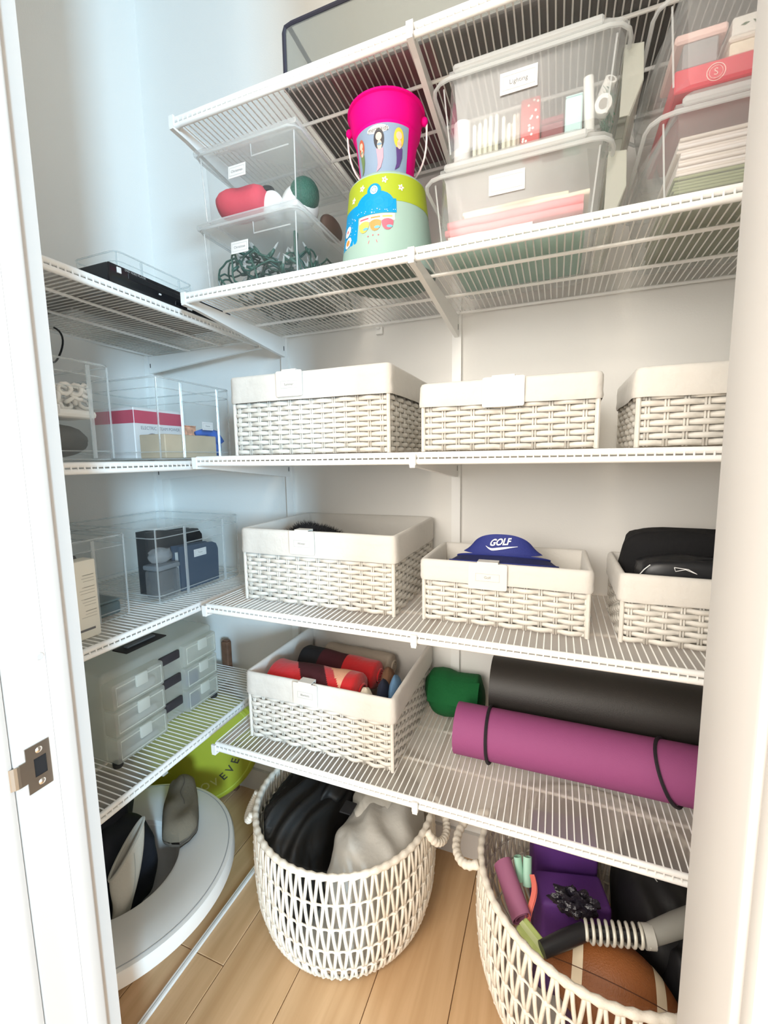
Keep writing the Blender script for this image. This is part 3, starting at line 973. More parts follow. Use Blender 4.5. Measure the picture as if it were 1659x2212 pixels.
def latch_bin(x0, x1, y0, y1, z, h, label, text, flap=True, r=0.03, cardpos=0.5, group='lidded latch bins on the second highest shelf'):
    root = empty('latch_bin', ((x0 + x1) / 2, (y0 + y1) / 2, z), label, 'storage bin', group)
    hl = h * 0.76
    # body: tapered tub
    rings = []
    for (ins, zz) in ((0.016, 0.002), (0.012, 0.01), (0.004, hl - 0.01), (0.0, hl)):
        p, _ = rrect(x0 + ins, x1 - ins, y0 + ins, y1 - ins, 0.03, 0.02)
        rings.append([(q[0], q[1], z + zz) for q in p])
    n = min(len(q) for q in rings)
    vs = [v for q in rings for v in q[:n]]
    fs = [(j * n + i, j * n + (i + 1) % n, (j + 1) * n + (i + 1) % n, (j + 1) * n + i) for j in range(3) for i in range(n)]
    fs.append(tuple(range(n)))
    part('tub', MB().add(vs, fs), M_FROST, root, smooth=30)
    # domed lid
    rings = []
    for (ins, zz) in ((-0.008, hl - 0.006), (-0.008, hl + 0.006), (0.002, hl + 0.010), (0.008, h - 0.014), (0.020, h - 0.003), (0.04, h)):
        p, _ = rrect(x0 + ins, x1 - ins, y0 + ins, y1 - ins, 0.035, 0.02)
        rings.append([(q[0], q[1], z + zz) for q in p])
    n = min(len(q) for q in rings)
    vs = [v for q in rings for v in q[:n]]
    fs = [(j * n + i, j * n + (i + 1) % n, (j + 1) * n + (i + 1) % n, (j + 1) * n + i) for j in range(len(rings) - 1) for i in range(n)]
    fs.append(tuple((len(rings) - 1) * n + i for i in range(n)))
    lid = part('lid', MB().add(vs, fs), M_FROST, root, smooth=30)
    p, _ = rrect(x0 - 0.008, x1 + 0.008, y0 - 0.008, y1 + 0.008, 0.035, 0.02)
    part('lid_rim', MB().tube([(q[0], q[1], z + hl - 0.004) for q in p], 0.0035, 6, closed=True), M_FEDGE, lid, smooth=True)
    part('front_lip', MB().rbox(x0 + 0.035, x1 - 0.035, y0 - 0.016, y0 - 0.006, z + hl + 0.0, z + hl + 0.012, 0.003, 1), M_FEDGE, lid)
    for xx, dx in ((x0 + 0.014, 0.01), (x1 - 0.014, -0.01)):
        part('corner_edge', MB().tube([(xx + dx, y0 + 0.018, z + 0.006), (xx, y0 + 0.006, z + hl - 0.008)], 0.0015, 5), M_FEDGE, root, smooth=True)
    if flap:
        # flared side latch at the right end
        zt_ = z + hl + 0.004
        poly = [(x1 + 0.002, zt_), (x1 + 0.030, zt_ - 0.004), (x1 + 0.032, z + hl * 0.52), (x1 + 0.014, z + 0.012), (x1 + 0.010, z + 0.012), (x1 + 0.027, z + hl * 0.53), (x1 + 0.0255, zt_ - 0.008), (x1 + 0.002, zt_ - 0.005)]
        part('latch', MB().prism(poly, lambda a, b, d: (a, d, b), y0 + 0.05, y1 - 0.05), M_MILK, root)
        for yy in (y0 + 0.048, y1 - 0.052):
            part('latch_cheek', MB().prism([(x1 + 0.001, zt_ - 0.006), (x1 + 0.029, zt_ - 0.006), (x1 + 0.031, z + hl * 0.52), (x1 + 0.012, z + 0.013), (x1 - 0.002, z + 0.013)], lambda a, b, d: (a, d, b), yy, yy + 0.002), M_MILK, root)
    if text is not None:
        xc = x0 + (x1 - x0) * cardpos
        card(root, Frame((xc, y0 + 0.003, z + h * 0.55), (1, 0, 0), (0, -0.05, 1)), 0.062, 0.033, text)
    return root


CX0, CX1 = 1.128, 1.436
latch_bin(CX0, CX1, -0.392, -0.06, Z4, 0.158, 'lower frosted bin of pink and green papers with a shiny label', '', cardpos=0.47)
latch_bin(CX0 + 0.016, CX1 + 0.018, -0.392, -0.06, Z4 + 0.160, 0.156, 'upper frosted bin labelled for lighting, on the bin of pink papers', 'Lighting', cardpos=0.47)
# right hand pair, wider, cut by the door frame
latch_bin(1.497, 1.80, -0.392, -0.06, Z4, 0.168, 'lower frosted bin of stacked paper at the right of the shelf', None, flap=False)
latch_bin(1.500, 1.80, -0.392, -0.06, Z4 + 0.170, 0.158, 'upper frosted bin with a red box inside, by the door frame', None, flap=False)

# contents of the lower middle bin: folded papers and wraps
M_MINTP = mat('mint_paper', (0.35, 0.66, 0.55), 0.7)
M_PINKP = mat('salmon_paper', (0.85, 0.27, 0.30), 0.7)
M_CREAMP = mat('cream_paper', (0.85, 0.77, 0.62), 0.7)
yb0 = -0.352


def sheet(name, x0, x1, y0, y1, z0, z1, m, label, cat='paper', tilt=0.0, group=None):
    """soft-edged folded slab"""
    n = 14
    r_ = (z1 - z0) / 2
    mb = MB()

    def fn(u, v):
        x = x0 + (x1 - x0) * u
        a = 2 * PI * v
        yy = (y0 + y1) / 2 + ((y1 - y0) / 2 - r_) * math.copysign(min(1, abs(math.cos(a)) * 3), math.cos(a)) + r_ * math.cos(a)
        zc = (z0 + z1) / 2 + tilt * (u - 0.5) + 0.0015 * fnoise((x * 30, z0 * 50, 0), 1.0, x0)
        return (x, yy, zc + r_ * math.sin(a) * 0.98)
    mb.grid(lambda v, u: fn(u, v), 16, n, wrap=True)
    o = part(name, mb, m, None, smooth=50, label=label, cat=cat, group=group)
    return o


sheet('folded_paper', CX0 + 0.025, CX1 - 0.03, yb0, -0.12, Z4 + 0.006, Z4 + 0.026, M_MINTP, 'folded mint green paper at the bottom of the frosted bin')
sheet('folded_paper', CX0 + 0.03, CX1 - 0.12, yb0 + 0.002, -0.12, Z4 + 0.0265, Z4 + 0.0335, mat('white_tissue', (0.88, 0.86, 0.82), 0.8), 'white tissue sheet between the green and pink papers')
sheet('folded_paper', CX0 + 0.024, CX1 - 0.035, yb0, -0.12, Z4 + 0.034, Z4 + 0.048, M_PINKP, 'lower salmon pink folded paper in the frosted bin')
sheet('folded_paper', CX0 + 0.028, CX1 - 0.035, yb0 + 0.003, -0.12, Z4 + 0.0485, Z4 + 0.064, M_PINKP, 'upper salmon pink folded paper in the frosted bin')
sheet('folded_paper', CX0 + 0.06, CX1 - 0.025, yb0 + 0.012, -0.12, Z4 + 0.0645, Z4 + 0.075, M_CREAMP, 'cream folded paper above the pink papers', tilt=0.0)
sheet('folded_paper', CX0 + 0.055, CX1 - 0.06, yb0 + 0.02, -0.12, Z4 + 0.0755, Z4 + 0.084, mat('pale_yellow_paper', (0.85, 0.80, 0.55), 0.7), 'pale yellow sheet lying on top in the frosted bin')

# contents of the upper middle bin
ZU = Z4 + 0.166
U0 = CX0 + 0.016
M_WAX = mat('ivory_wax', (0.86, 0.85, 0.72), 0.45)


def upright_cyl(name, x, y, r, z, h, m, label, cat, group=None):
    root = empty(name, (x, y, z), label, cat, group)
    part('side', MB().lathe([(0, 0), (r, 0), (r, h), (r * 0.55, h), (r * 0.5, h - 0.01), (0, h - 0.01)], 24, (x, y, z)), m, root, smooth=35)
    part('end_ring', MB().lathe([(r * 0.55, h + 0.0003), (r * 0.98, h + 0.0003)], 24, (x, y, z)), M_PAPER, root)
    return root


upright_cyl('ribbon_spool', U0 + 0.036, -0.325, 0.016, ZU, 0.078, mat('white_ribbon', (0.88, 0.87, 0.9), 0.5), 'white ribbon spool standing at the left of the upper frosted bin', 'spool')
rg = random.Random(11)
for gx, wx, nm in ((U0 + 0.082, 0.046, 'left'), (U0 + 0.128, 0.030, 'right')):
    root = empty('candle_bundle', (gx, -0.32, ZU), 'bundle of ivory taper candles, %s one in the upper frosted bin' % nm, 'candles', 'candle bundles')
    for k in range(9 if wx > 0.04 else 6):
        x = gx - wx / 2 + wx * (k + 0.5) / (9 if wx > 0.04 else 6)
        y = -0.335 + 0.012 * (k % 2) + rg.uniform(-0.003, 0.003)
        h = 0.062 + rg.uniform(-0.012, 0.014)
        part('taper_candle', MB().lathe([(0, 0), (0.0034, 0), (0.0034, h * 0.96), (0.0015, h), (0, h)], 8, (x, y, ZU)), M_WAX, root, smooth=35)
    part('jar', MB().rbox(gx - wx / 2 - 0.003, gx + wx / 2 + 0.003, -0.346, -0.31, ZU, ZU + 0.068, 0.003, 1), M_CLEAR, root)
rb = empty('dotted_box', (U0 + 0.163, -0.32, ZU), 'red box with white dots under the lighting label', 'box')
part('box_body', MB().rbox(U0 + 0.147, U0 + 0.180, -0.345, -0.29, ZU, ZU + 0.078, 0.002, 1), mat('red_card', (0.62, 0.05, 0.06), 0.5), rb)
dm = MB()
rg = random.Random(2)
for k in range(15):
    u, v = U0 + 0.150 + rg.random() * 0.027, ZU + 0.006 + rg.random() * 0.066
    dm.add([(u + 0.0022 * math.cos(a), -0.3454, v + 0.0022 * math.sin(a)) for a in [2 * PI * j / 8 for j in range(8)]], [tuple(range(8))])
part('white_dots', dm, M_WHP, rb)
o_ = empty('maroon_box', (U0 + 0.20, -0.31, ZU), 'low dark maroon box beside the red dotted box', 'box')
part('box_body', MB().rbox(U0 + 0.182, U0 + 0.220, -0.34, -0.28, ZU, ZU + 0.030, 0.002, 1), mat('maroon_card', (0.22, 0.03, 0.05), 0.6), o_)
part('box_lid', MB().rbox(U0 + 0.1815, U0 + 0.2205, -0.341, -0.279, ZU + 0.030, ZU + 0.040, 0.002, 1), mat('maroon_card', (0.22, 0.03, 0.05), 0.6), o_)
o_ = empty('pale_blue_box', (U0 + 0.236, -0.31, ZU), 'pale blue box at the right of the upper frosted bin', 'box')
part('box_body', MB().rbox(U0 + 0.222, U0 + 0.250, -0.342, -0.28, ZU, ZU + 0.062, 0.002, 1), mat('pale_blue_card', (0.55, 0.80, 0.82), 0.6), o_)
part('box_flap', MB().rbox(U0 + 0.222, U0 + 0.250, -0.3425, -0.28, ZU + 0.0621, ZU + 0.064, 0.0008, 1), mat('pale_blue_card', (0.55, 0.80, 0.82), 0.6), o_)
for k, (a, b, c, e) in enumerate((((1.407, -0.325, ZU + 0.004), (1.402, -0.335, ZU + 0.088), 0.0085, 'tallest'), ((1.432, -0.300, ZU + 0.050), (1.426, -0.352, ZU + 0.030), 0.0135, 'front open ended'), ((1.418, -0.285, ZU + 0.060), (1.438, -0.33, ZU + 0.080), 0.010, 'uppermost'))):
    a, b = Vector(a), Vector(b)
    t = (b - a).normalized()
    root = empty('paper_roll', (a + b) / 2, '%s white rolled paper in the upper frosted bin' % e, 'paper roll', 'white paper rolls')
    part('roll', MB().tube([a, a + (b - a) * 0.5, b], c, 14), mat('white_roll', (0.86, 0.85, 0.83), 0.7), root, smooth=50)
    part('core', MB().tube([b - t * 0.0005, b + t * 0.0008], c * 0.55, 12), mat('grey_core', (0.35, 0.33, 0.31), 0.8), root)
    part('core', MB().tube([a + t * 0.0005, a - t * 0.0008], c * 0.55, 12), mat('grey_core', (0.35, 0.33, 0.31), 0.8), root)
gt = empty('tinsel_garland', (1.437, -0.27, ZU), 'green tinsel garland in the right corner of the upper frosted bin', 'garland')
tm = MB()
for k in range(260):
    c = Vector((1.436 + rg.uniform(-0.008, 0.008), -0.27 + rg.uniform(-0.07, 0.05), ZU + 0.01 + rg.random() * 0.055))
    u = Vector((rg.uniform(-1, 1), rg.uniform(-1, 1), rg.uniform(-1, 1))).normalized() * 0.008
    w = u.orthogonal().normalized() * 0.0012
    u.x *= 0.6
    tm.quad(c - u, c - u + w, c + u + w, c + u)
part('tinsel_strands', tm, mat('green_tinsel', (0.03, 0.22, 0.15), 0.3), gt, kind='stuff')
part('core_cord', MB().tube([(1.436, -0.34, ZU + 0.03), (1.437, -0.28, ZU + 0.04), (1.436, -0.22, ZU + 0.02)], 0.004, 6), mat('green_tinsel', (0.03, 0.22, 0.15), 0.3), gt)

# right lower bin: stacks of paper
RX0, RX1 = 1.535, 1.782
ps1 = empty('paper_stack', (1.66, -0.22, Z4 + 0.008), 'stack of olive green cards at the bottom of the right bin', 'paper stack')
for k in range(9):
    z0 = Z4 + 0.008 + k * 0.0052
    part('card_pad', MB().rbox(RX0 + (k * 37 % 5) * 0.0008, RX1, -0.352 + (k * 13 % 4) * 0.001, -0.10, z0, z0 + 0.0046, 0.001, 1), mat('olive_card', (0.30, 0.33, 0.17), 0.7), ps1)
ps2 = empty('paper_stack', (1.66, -0.22, Z4 + 0.056), 'stack of pale paper above the olive cards in the right bin', 'paper stack')
for k in range(11):
    z0 = Z4 + 0.056 + k * 0.0053
    part('paper_pad', MB().rbox(RX0 + 0.004 + (k * 29 % 7) * 0.001, RX1 - (k * 11 % 5) * 0.004, -0.350 + (k * 17 % 5) * 0.0012, -0.10, z0, z0 + 0.0048, 0.001, 1), mat('pale_pad_%d' % (k % 3), ((0.80, 0.72, 0.68), (0.74, 0.66, 0.60), (0.84, 0.78, 0.76))[k % 3], 0.7), ps2)
# right upper bin: red box, grey block, pale boxes
ZR = Z4 + 0.176
rbx = empty('red_box', (1.66, -0.25, ZR), 'flat red box with a round white emblem in the upper right bin', 'box')
part('box_body', MB().rbox(1.528, 1.785, -0.358, -0.12, ZR, ZR + 0.034, 0.002, 1), mat('scarlet_card', (0.72, 0.03, 0.07), 0.4), rbx)
EM = Frame((1.583, -0.3583, ZR + 0.0165), (1, 0, 0), (0, 0, 1))
em = MB()
for r_a, r_b in ((0.0115, 0.0128), (0.0085, 0.0092)):
    em.add([EM(r * math.cos(a), r * math.sin(a), 0.0002) for r in (r_a, r_b) for a in [2 * PI * k / 32 for k in range(32)]], [(k, (k + 1) % 32, 32 + (k + 1) % 32, 32 + k) for k in range(32)])
part('emblem_ring', em, mat('emblem_pink', (0.9, 0.55, 0.5), 0.5), rbx)
part('emblem_letter', text_mb('S', 0.014, lambda a, b: EM(a, b, 0.0002)), mat('emblem_pink', (0.9, 0.55, 0.5), 0.5), rbx)
gb = empty('grey_box', (1.56, -0.3, ZR + 0.035), 'grey block with a pink top on the flat red box', 'box')
part('box_body', MB().rbox(1.538, 1.585, -0.354, -0.24, ZR + 0.0345, ZR + 0.072, 0.002, 1), mat('mid_grey_card', (0.30, 0.30, 0.31), 0.7), gb)
part('pink_top', MB().rbox(1.526, 1.596, -0.357, -0.24, ZR + 0.0722, ZR + 0.086, 0.003, 1), mat('pale_pink_card', (0.84, 0.58, 0.54), 0.7), gb)
cb = empty('cream_box', (1.68, -0.3, ZR + 0.035), 'cream box on the flat red box beside the grey block', 'box')
part('box_body', MB().rbox(1.600, 1.785, -0.354, -0.16, ZR + 0.0345, ZR + 0.054, 0.002, 1), M_CREAMP, cb)
part('box_lid', MB().rbox(1.598, 1.785, -0.356, -0.158, ZR + 0.0542, ZR + 0.062, 0.002, 1), mat('cream_lid', (0.80, 0.74, 0.66), 0.7), cb)
gb2 = empty('greeting_pack', (1.68, -0.3, ZR + 0.063), 'white pack with green sprigs on the cream box', 'packet')
part('pack_body', MB().rbox(1.602, 1.785, -0.352, -0.18, ZR + 0.0625, ZR + 0.090, 0.002, 1), mat('off_white_card', (0.83, 0.80, 0.76), 0.7), gb2)
gp = MB()
for k in range(40):
    x = 1.61 + 0.15 * rg.random()
    z_ = ZR + 0.078 + rg.uniform(-0.006, 0.010)
    a = rg.random() * PI
    gp.add([(x + 0.006 * math.cos(a), -0.3525, z_ + 0.003 * math.sin(a)), (x, -0.3525, z_ + 0.002), (x - 0.006 * math.cos(a), -0.3525, z_ - 0.003 * math.sin(a)), (x, -0.3525, z_ - 0.002)], [(0, 1, 2, 3)])
part('green_sprigs', gp, mat('sprig_green', (0.07, 0.14, 0.07), 0.7), gb2)

# ------------------------------------------------------------------ zipped bag on the topmost shelf
Z5 = SZ[4] + 0.001
bg = empty('zip_storage_bag', (1.2, -0.19, Z5), 'grey see-through storage bag with black piping on the topmost shelf', 'storage bag')
B0, B1, BY0, BY1, BH = 0.812, 1.80, -0.368, -0.03, 0.125
M_MESH = clear('grey_vinyl', (0.80, 0.82, 0.80), 0.34, 0.3, milk=(0.50, 0.52, 0.50), gloss=0.5)
M_DGREY = mat('dark_grey_fabric', (0.085, 0.082, 0.080), 0.85, bump=(200, 0.2))
M_MAR = mat('maroon_fabric', (0.16, 0.022, 0.045), 0.8, bump=(100, 0.2), var=(9, 0.4))


def bag_out(ins):
    return [(B0 + ins, BY0), (B1, BY0), (B1, BY1), (B0 + ins, BY1)]


part('front_panel', MB().grid(lambda u, v: (B0 + (B1 - B0) * u, BY0 + 0.004 * math.sin(PI * v) * math.sin(9 * u) - 0.001, Z5 + 0.006 + (BH - 0.006) * v), 24, 6), M_MESH, bg, smooth='all')
part('side_panel', MB().grid(lambda u, v: (B0 - 0.003 * math.sin(PI * v) * math.sin(5 * u), BY0 + (BY1 - BY0) * u, Z5 + 0.006 + (BH - 0.006) * v), 12, 6), M_MESH, bg, smooth='all')
part('top_panel', MB().grid(lambda u, v: (B0 + (B1 - B0) * u, BY0 + (BY1 - BY0) * v, Z5 + BH - 0.006 * math.sin(PI * u) * math.sin(PI * v)), 16, 8), M_MESH, bg, smooth='all')
part('back_panel', MB().grid(lambda u, v: (B0 + (B1 - B0) * u, BY1, Z5 + 0.006 + (BH - 0.006) * v), 4, 2), M_DGREY, bg)
part('bottom_panel', MB().rbox(B0 + 0.002, B1, BY0, BY1, Z5, Z5 + 0.006, 0.002, 1), M_DGREY, bg)
part('maroon_bottom_panel', MB().grid(lambda u, v: (0.915 + 0.215 * u, BY0 + 0.003 + (BY1 - BY0 - 0.006) * v, Z5 - 0.0004), 4, 4), M_MAR, bg, label='maroon part of the bag bottom')
for pth in ([(B0, BY0, Z5 + 0.004), (B0, BY0, Z5 + BH - 0.012), (B0 + 0.004, BY0, Z5 + BH - 0.003), (B0 + 0.02, BY0, Z5 + BH), (B1, BY0, Z5 + BH)],
            [(B0, BY1, Z5 + 0.004), (B0, BY1, Z5 + BH - 0.004), (B0 + 0.01, BY0, Z5 + BH)]):
    part('piping', MB().tube(pth, 0.0048, 8), mat('black_piping', (0.015, 0.015, 0.03), 0.6), bg, smooth=True)
fb = MB().rbox(B0 + 0.02, B1 - 0.02, BY0 + 0.03, BY1 - 0.02, Z5 + 0.0062, Z5 + 0.05, 0.012, 2)
part('folded_quilt', fb, mat('grey_quilt', (0.42, 0.43, 0.42), 0.9, bump=(40, 0.5)), None, label='folded grey quilt inside the black piped bag', cat='quilt')

# ------------------------------------------------------------------ left wall shelves: clear open bins
def open_bin(x0, x1, y0, y1, z, h, label, text=None, group='clear open bins on the left wall shelves', slot=True, ribs=(0.30, 0.78), tcol=None, lab=(0.5, 0.42)):
    """clear bin whose front faces +x: rim band, base band, two front ribs and a hand slot"""
    root = empty('clear_bin', ((x0 + x1) / 2, (y0 + y1) / 2, z), label, 'storage bin', group)
    ya, yb = y0 + (y1 - y0) * ribs[0], y0 + (y1 - y0) * ribs[1]
    p, _ = rrect(x0 + 0.004, x1 - 0.004, y0 + 0.004, y1 - 0.004, 0.022, 0.012)
    zl = [0.004, 0.024, h * 0.30, h - 0.052, h - 0.026, h]
    n = len(p)
    vs = []
    for zz in zl:
        ins = 0.006 * (1 - zz / h)
        for (x, y, nx, ny, s_) in p:
            vs.append((x - nx * ins, y - ny * ins, z + zz))
    fs = []
    for j in range(len(zl) - 1):
        for i in range(n):
            k = (i + 1) % n
            if slot and j == 3 and p[i][2] > 0.99 and ya < (p[i][1] + p[k][1]) / 2 < yb:
                continue
            fs.append((j * n + i, j * n + k, (j + 1) * n + k, (j + 1) * n + i))
    fs.append(tuple(range(n)))
    part('walls', MB().add(vs, fs), M_CLEAR, root, smooth=30)
    for nm, zz, r_ in (('rim', h, 0.0024), ('rim_line', h - 0.025, 0.0014), ('base_line', 0.022, 0.0016), ('base_edge', 0.004, 0.0020)):
        ins = 0.006 * (1 - zz / h)
        part(nm, MB().tube([(q[0] - q[2] * ins, q[1] - q[3] * ins, z + zz) for q in p], r_, 6, closed=True), M_CEDGE, root, smooth=True)
    for yy in (ya, yb):
        part('front_rib', MB().rbox(x1 - 0.008, x1 - 0.0035, yy - 0.0045, yy + 0.0045, z + 0.006, z + h - 0.003, 0.0015, 1), M_CEDGE, root)
    if slot:
        part('slot_edge', MB().tube([(x1 - 0.0045, ya, z + h - 0.052), (x1 - 0.0045, yb, z + h - 0.052)], 0.0016, 6), M_CEDGE, root)
    for (cx, cy) in ((x1 - 0.011, y0 + 0.0105), (x1 - 0.011, y1 - 0.0105)):
        part('corner_edge', MB().tube([(cx, cy, z + 0.006), (cx + 0.001, cy, z + h)], 0.0022, 6), M_CEDGE, root, smooth=True)
    if text is not None:
        card(root, Frame((x1 - 0.0048, y0 + (y1 - y0) * lab[0], z + h * lab[1]), (0, 1, 0), (0.01, 0, 1)), 0.040, 0.022, text)
    return root


ZL4, ZL3, ZL2, ZL1 = LZ[3] + 0.001, LZ[2] + 0.001, LZ[1] + 0.001, LZ[0] + 0.001

# --- topmost left shelf
dv = empty('disc_player', (0.34, -0.35, ZL4), 'slim black disc player lying on the topmost left shelf', 'disc player')
part('case', MB().rbox(0.225, 0.460, -0.545, -0.165, ZL4 + 0.004, ZL4 + 0.048, 0.004, 2), mat('black_case', (0.018, 0.018, 0.020), 0.4), dv, smooth=30)
fp = part('front_panel', MB().rbox(0.459, 0.466, -0.545, -0.165, ZL4 + 0.005, ZL4 + 0.047, 0.0025, 2), mat('black_gloss', (0.010, 0.010, 0.012), 0.2), dv, smooth=30)
part('disc_tray', MB().rbox(0.4655, 0.4675, -0.50, -0.34, ZL4 + 0.026, ZL4 + 0.038, 0.0008, 1), M_BLK, fp)
part('display', MB().rbox(0.4655, 0.4672, -0.37, -0.27, ZL4 + 0.010, ZL4 + 0.020, 0.0006, 1), mat('dark_display', (0.004, 0.004, 0.006), 0.08), fp)
for (yy, zz, w) in ((-0.522, 0.036, 0.010), (-0.416, 0.020, 0.006), (-0.345, 0.016, 0.010), (-0.325, 0.0205, 0.012), (-0.325, 0.012, 0.016), (-0.262, 0.018, 0.003), (-0.215, 0.016, 0.006)):
    part('button', MB().rbox(0.4655, 0.4685, yy - w / 2, yy + w / 2, ZL4 + zz - (0.006 if yy < -0.5 else 0.0018), ZL4 + zz + (0.006 if yy < -0.5 else 0.0018), 0.0006, 1), mat('silver_button', (0.75, 0.74, 0.72), 0.35), fp)
part('lettering', text_mb('DVD VIDEO PLAYER', 0.006, lambda a, b: (0.4663, -0.48 + a, ZL4 + 0.042 + b)), M_LINE, fp)
for yy in (-0.52, -0.19):
    part('foot', MB().lathe([(0.011, 0), (0.011, 0.005), (0, 0.005)], 16, (0.43, yy, ZL4)), M_BLK, dv)
gb3 = empty('grey_box', (0.2, -0.54, ZL4), 'grey flat box behind the disc player', 'box')
part('box_body', MB().rbox(0.10, 0.215, -0.66, -0.46, ZL4, ZL4 + 0.088, 0.004, 1), mat('slate_grey_card', (0.27, 0.28, 0.29), 0.6), gb3)
part('box_lid', MB().rbox(0.098, 0.217, -0.662, -0.458, ZL4 + 0.0885, ZL4 + 0.098, 0.003, 1), mat('slate_grey_card', (0.27, 0.28, 0.29), 0.6), gb3)
open_bin(0.03, 0.215, -0.325, -0.035, ZL4, 0.205, 'clear bin with a label behind the disc player', 'Music', slot=False, lab=(0.62, 0.40))
cbk = empty('folded_cloth', (0.12, -0.18, ZL4 + 0.01), 'grey folded cloth inside the clear bin behind the disc player', 'cloth')
part('fold', MB().rbox(0.055, 0.19, -0.295, -0.065, ZL4 + 0.010, ZL4 + 0.085, 0.02, 3), mat('blue_grey_cloth', (0.40, 0.44, 0.48), 0.9, bump=(50, 0.4)), cbk, smooth=50)
part('fold', MB().rbox(0.06, 0.185, -0.29, -0.07, ZL4 + 0.086, ZL4 + 0.12, 0.016, 3), mat('blue_grey_cloth2', (0.46, 0.50, 0.54), 0.9, bump=(50, 0.4)), cbk, smooth=50)
# hanging cable loop under that shelf
lp_ = [(0.05 + 0.012 * math.sin(a * 2), -0.415 + 0.030 * math.sin(a), ZL4 - 0.052 + 0.048 * math.cos(a)) for a in [0.25 + (2 * PI - 0.5) * k / 30 for k in range(31)]]
part('cable_loop', MB().tube(lp_, 0.0026, 8), M_BLK, None, smooth=True, label='black cable loop hanging under the topmost left shelf', cat='cable')

# --- second highest left shelf
open_bin(0.06, 0.455, -0.80, -0.545, ZL3, 0.205, 'clear bin nearest the doorway on the second highest left shelf, holding white loops', 'Ropes', lab=(0.45, 0.50))
open_bin(0.06, 0.455, -0.440, -0.165, ZL3, 0.205, 'clear bin of boxes and a blue cloth on the second highest left shelf', 'Home', lab=(0.62, 0.46))
kn = empty('white_loops', (0.36, -0.63, ZL3 + 0.07), 'white looped yarn lying in the clear bin nearest the doorway', 'yarn')
ym = MB()
rg = random.Random(21)
for k in range(60):
    c = Vector((0.385 + rg.uniform(-0.05, 0.035), -0.65 + rg.uniform(-0.06, 0.075), ZL3 + 0.136 + rg.uniform(-0.025, 0.02)))
    ax = Vector((rg.uniform(-.4, 1), rg.uniform(-.6, .6), rg.uniform(-0.5, 1))).normalized()
    u = ax.orthogonal().normalized()
    v = ax.cross(u)
    ym.tube([c + (u * math.cos(a) + v * math.sin(a)) * 0.011 for a in [2 * PI * j / 9 for j in range(9)]], 0.0042, 5, closed=True)
part('loops', ym, mat('white_yarn', (0.86, 0.84, 0.80), 0.9), kn, smooth='all', kind='stuff')
part('band', MB().rbox(0.33, 0.425, -0.72, -0.57, ZL3 + 0.092, ZL3 + 0.110, 0.008, 2), mat('white_yarn', (0.86, 0.84, 0.80), 0.9), kn)
bgp = empty('grey_pouch', (0.36, -0.65, ZL3 + 0.008), 'dark grey pouch under the white yarn in the clear bin', 'pouch')
part('pouch', MB().ell((0.36, -0.655, ZL3 + 0.045), (0.065, 0.095, 0.038), 26, 14, lambda d: 1 + 0.12 * fnoise(d, 2.2, 3)), mat('charcoal_cloth', (0.075, 0.08, 0.078), 0.8, bump=(60, 0.3)), bgp, smooth='all')
part('pale_patch', MB().ell((0.412, -0.695, ZL3 + 0.028), (0.016, 0.028, 0.020), 14, 10), mat('pale_grey_cloth', (0.55, 0.55, 0.52), 0.8), bgp, smooth='all')
pk = empty('packed_cloth', (0.25, -0.66, ZL3 + 0.008), 'pale folded cloth at the back of the clear bin nearest the doorway', 'cloth')
part('fold', MB().rbox(0.10, 0.285, -0.76, -0.575, ZL3 + 0.008, ZL3 + 0.065, 0.02, 3), mat('pale_lilac_cloth', (0.62, 0.60, 0.62), 0.9), pk, smooth=50)
part('fold', MB().rbox(0.10, 0.280, -0.755, -0.575, ZL3 + 0.066, ZL3 + 0.115, 0.02, 3), mat('lilac_cloth', (0.52, 0.50, 0.54), 0.9), pk, smooth=50)

eb = empty('appliance_box', (0.33, -0.32, ZL3 + 0.006), 'red and white printed box in the clear bin of boxes', 'box')
ex0, ex1, ey0, ey1 = 0.17, 0.330, -0.405, -0.245
part('box_body', MB().rbox(ex0, ex1, ey0, ey1, ZL3 + 0.006, ZL3 + 0.142, 0.002, 1), mat('box_white', (0.80, 0.79, 0.79), 0.5), eb)
part('red_band', MB().box(ex1, ex1 + 0.0005, ey0 + 0.002, ey1 - 0.002, ZL3 + 0.100, ZL3 + 0.134).box(ex0 + 0.002, ex1, ey0 - 0.0005, ey0, ZL3 + 0.100, ZL3 + 0.134), mat('box_crimson', (0.58, 0.06, 0.12), 0.5), eb)
EF = Frame((ex1 + 0.0008, (ey0 + ey1) / 2 + 0.005, ZL3 + 0.088), (0, 1, 0), (0, 0, 1))
part('lettering', text_mb('ELECTRIC STEAM POWER', 0.0125, lambda a, b: EF(a * 0.92, b)), mat('print_grey', (0.22, 0.22, 0.24), 0.6), eb)
part('appliance_picture', MB().add([EF(-0.03 + 0.03 * math.cos(a), -0.045 + 0.032 * math.sin(a), 0) for a in [PI * k / 14 for k in range(15)]], [tuple(range(15))]), mat('print_mid_grey', (0.3, 0.29, 0.32), 0.6), eb)
ob = empty('orange_box', (0.3, -0.225, ZL3 + 0.006), 'orange patterned box beside the red and white box', 'box')
part('box_body', MB().rbox(0.22, 0.325, -0.243, -0.184, ZL3 + 0.006, ZL3 + 0.102, 0.002, 1), mat('orange_pattern', (0.80, 0.40, 0.25), 0.6, var=(90, 0.35)), ob)
part('box_flap', MB().rbox(0.22, 0.326, -0.243, -0.184, ZL3 + 0.1025, ZL3 + 0.105, 0.001, 1), mat('orange_pattern', (0.80, 0.40, 0.25), 0.6), ob)
cbx = empty('cardboard_box', (0.39, -0.31, ZL3 + 0.006), 'plain brown cardboard box at the front of the clear bin of boxes', 'box')
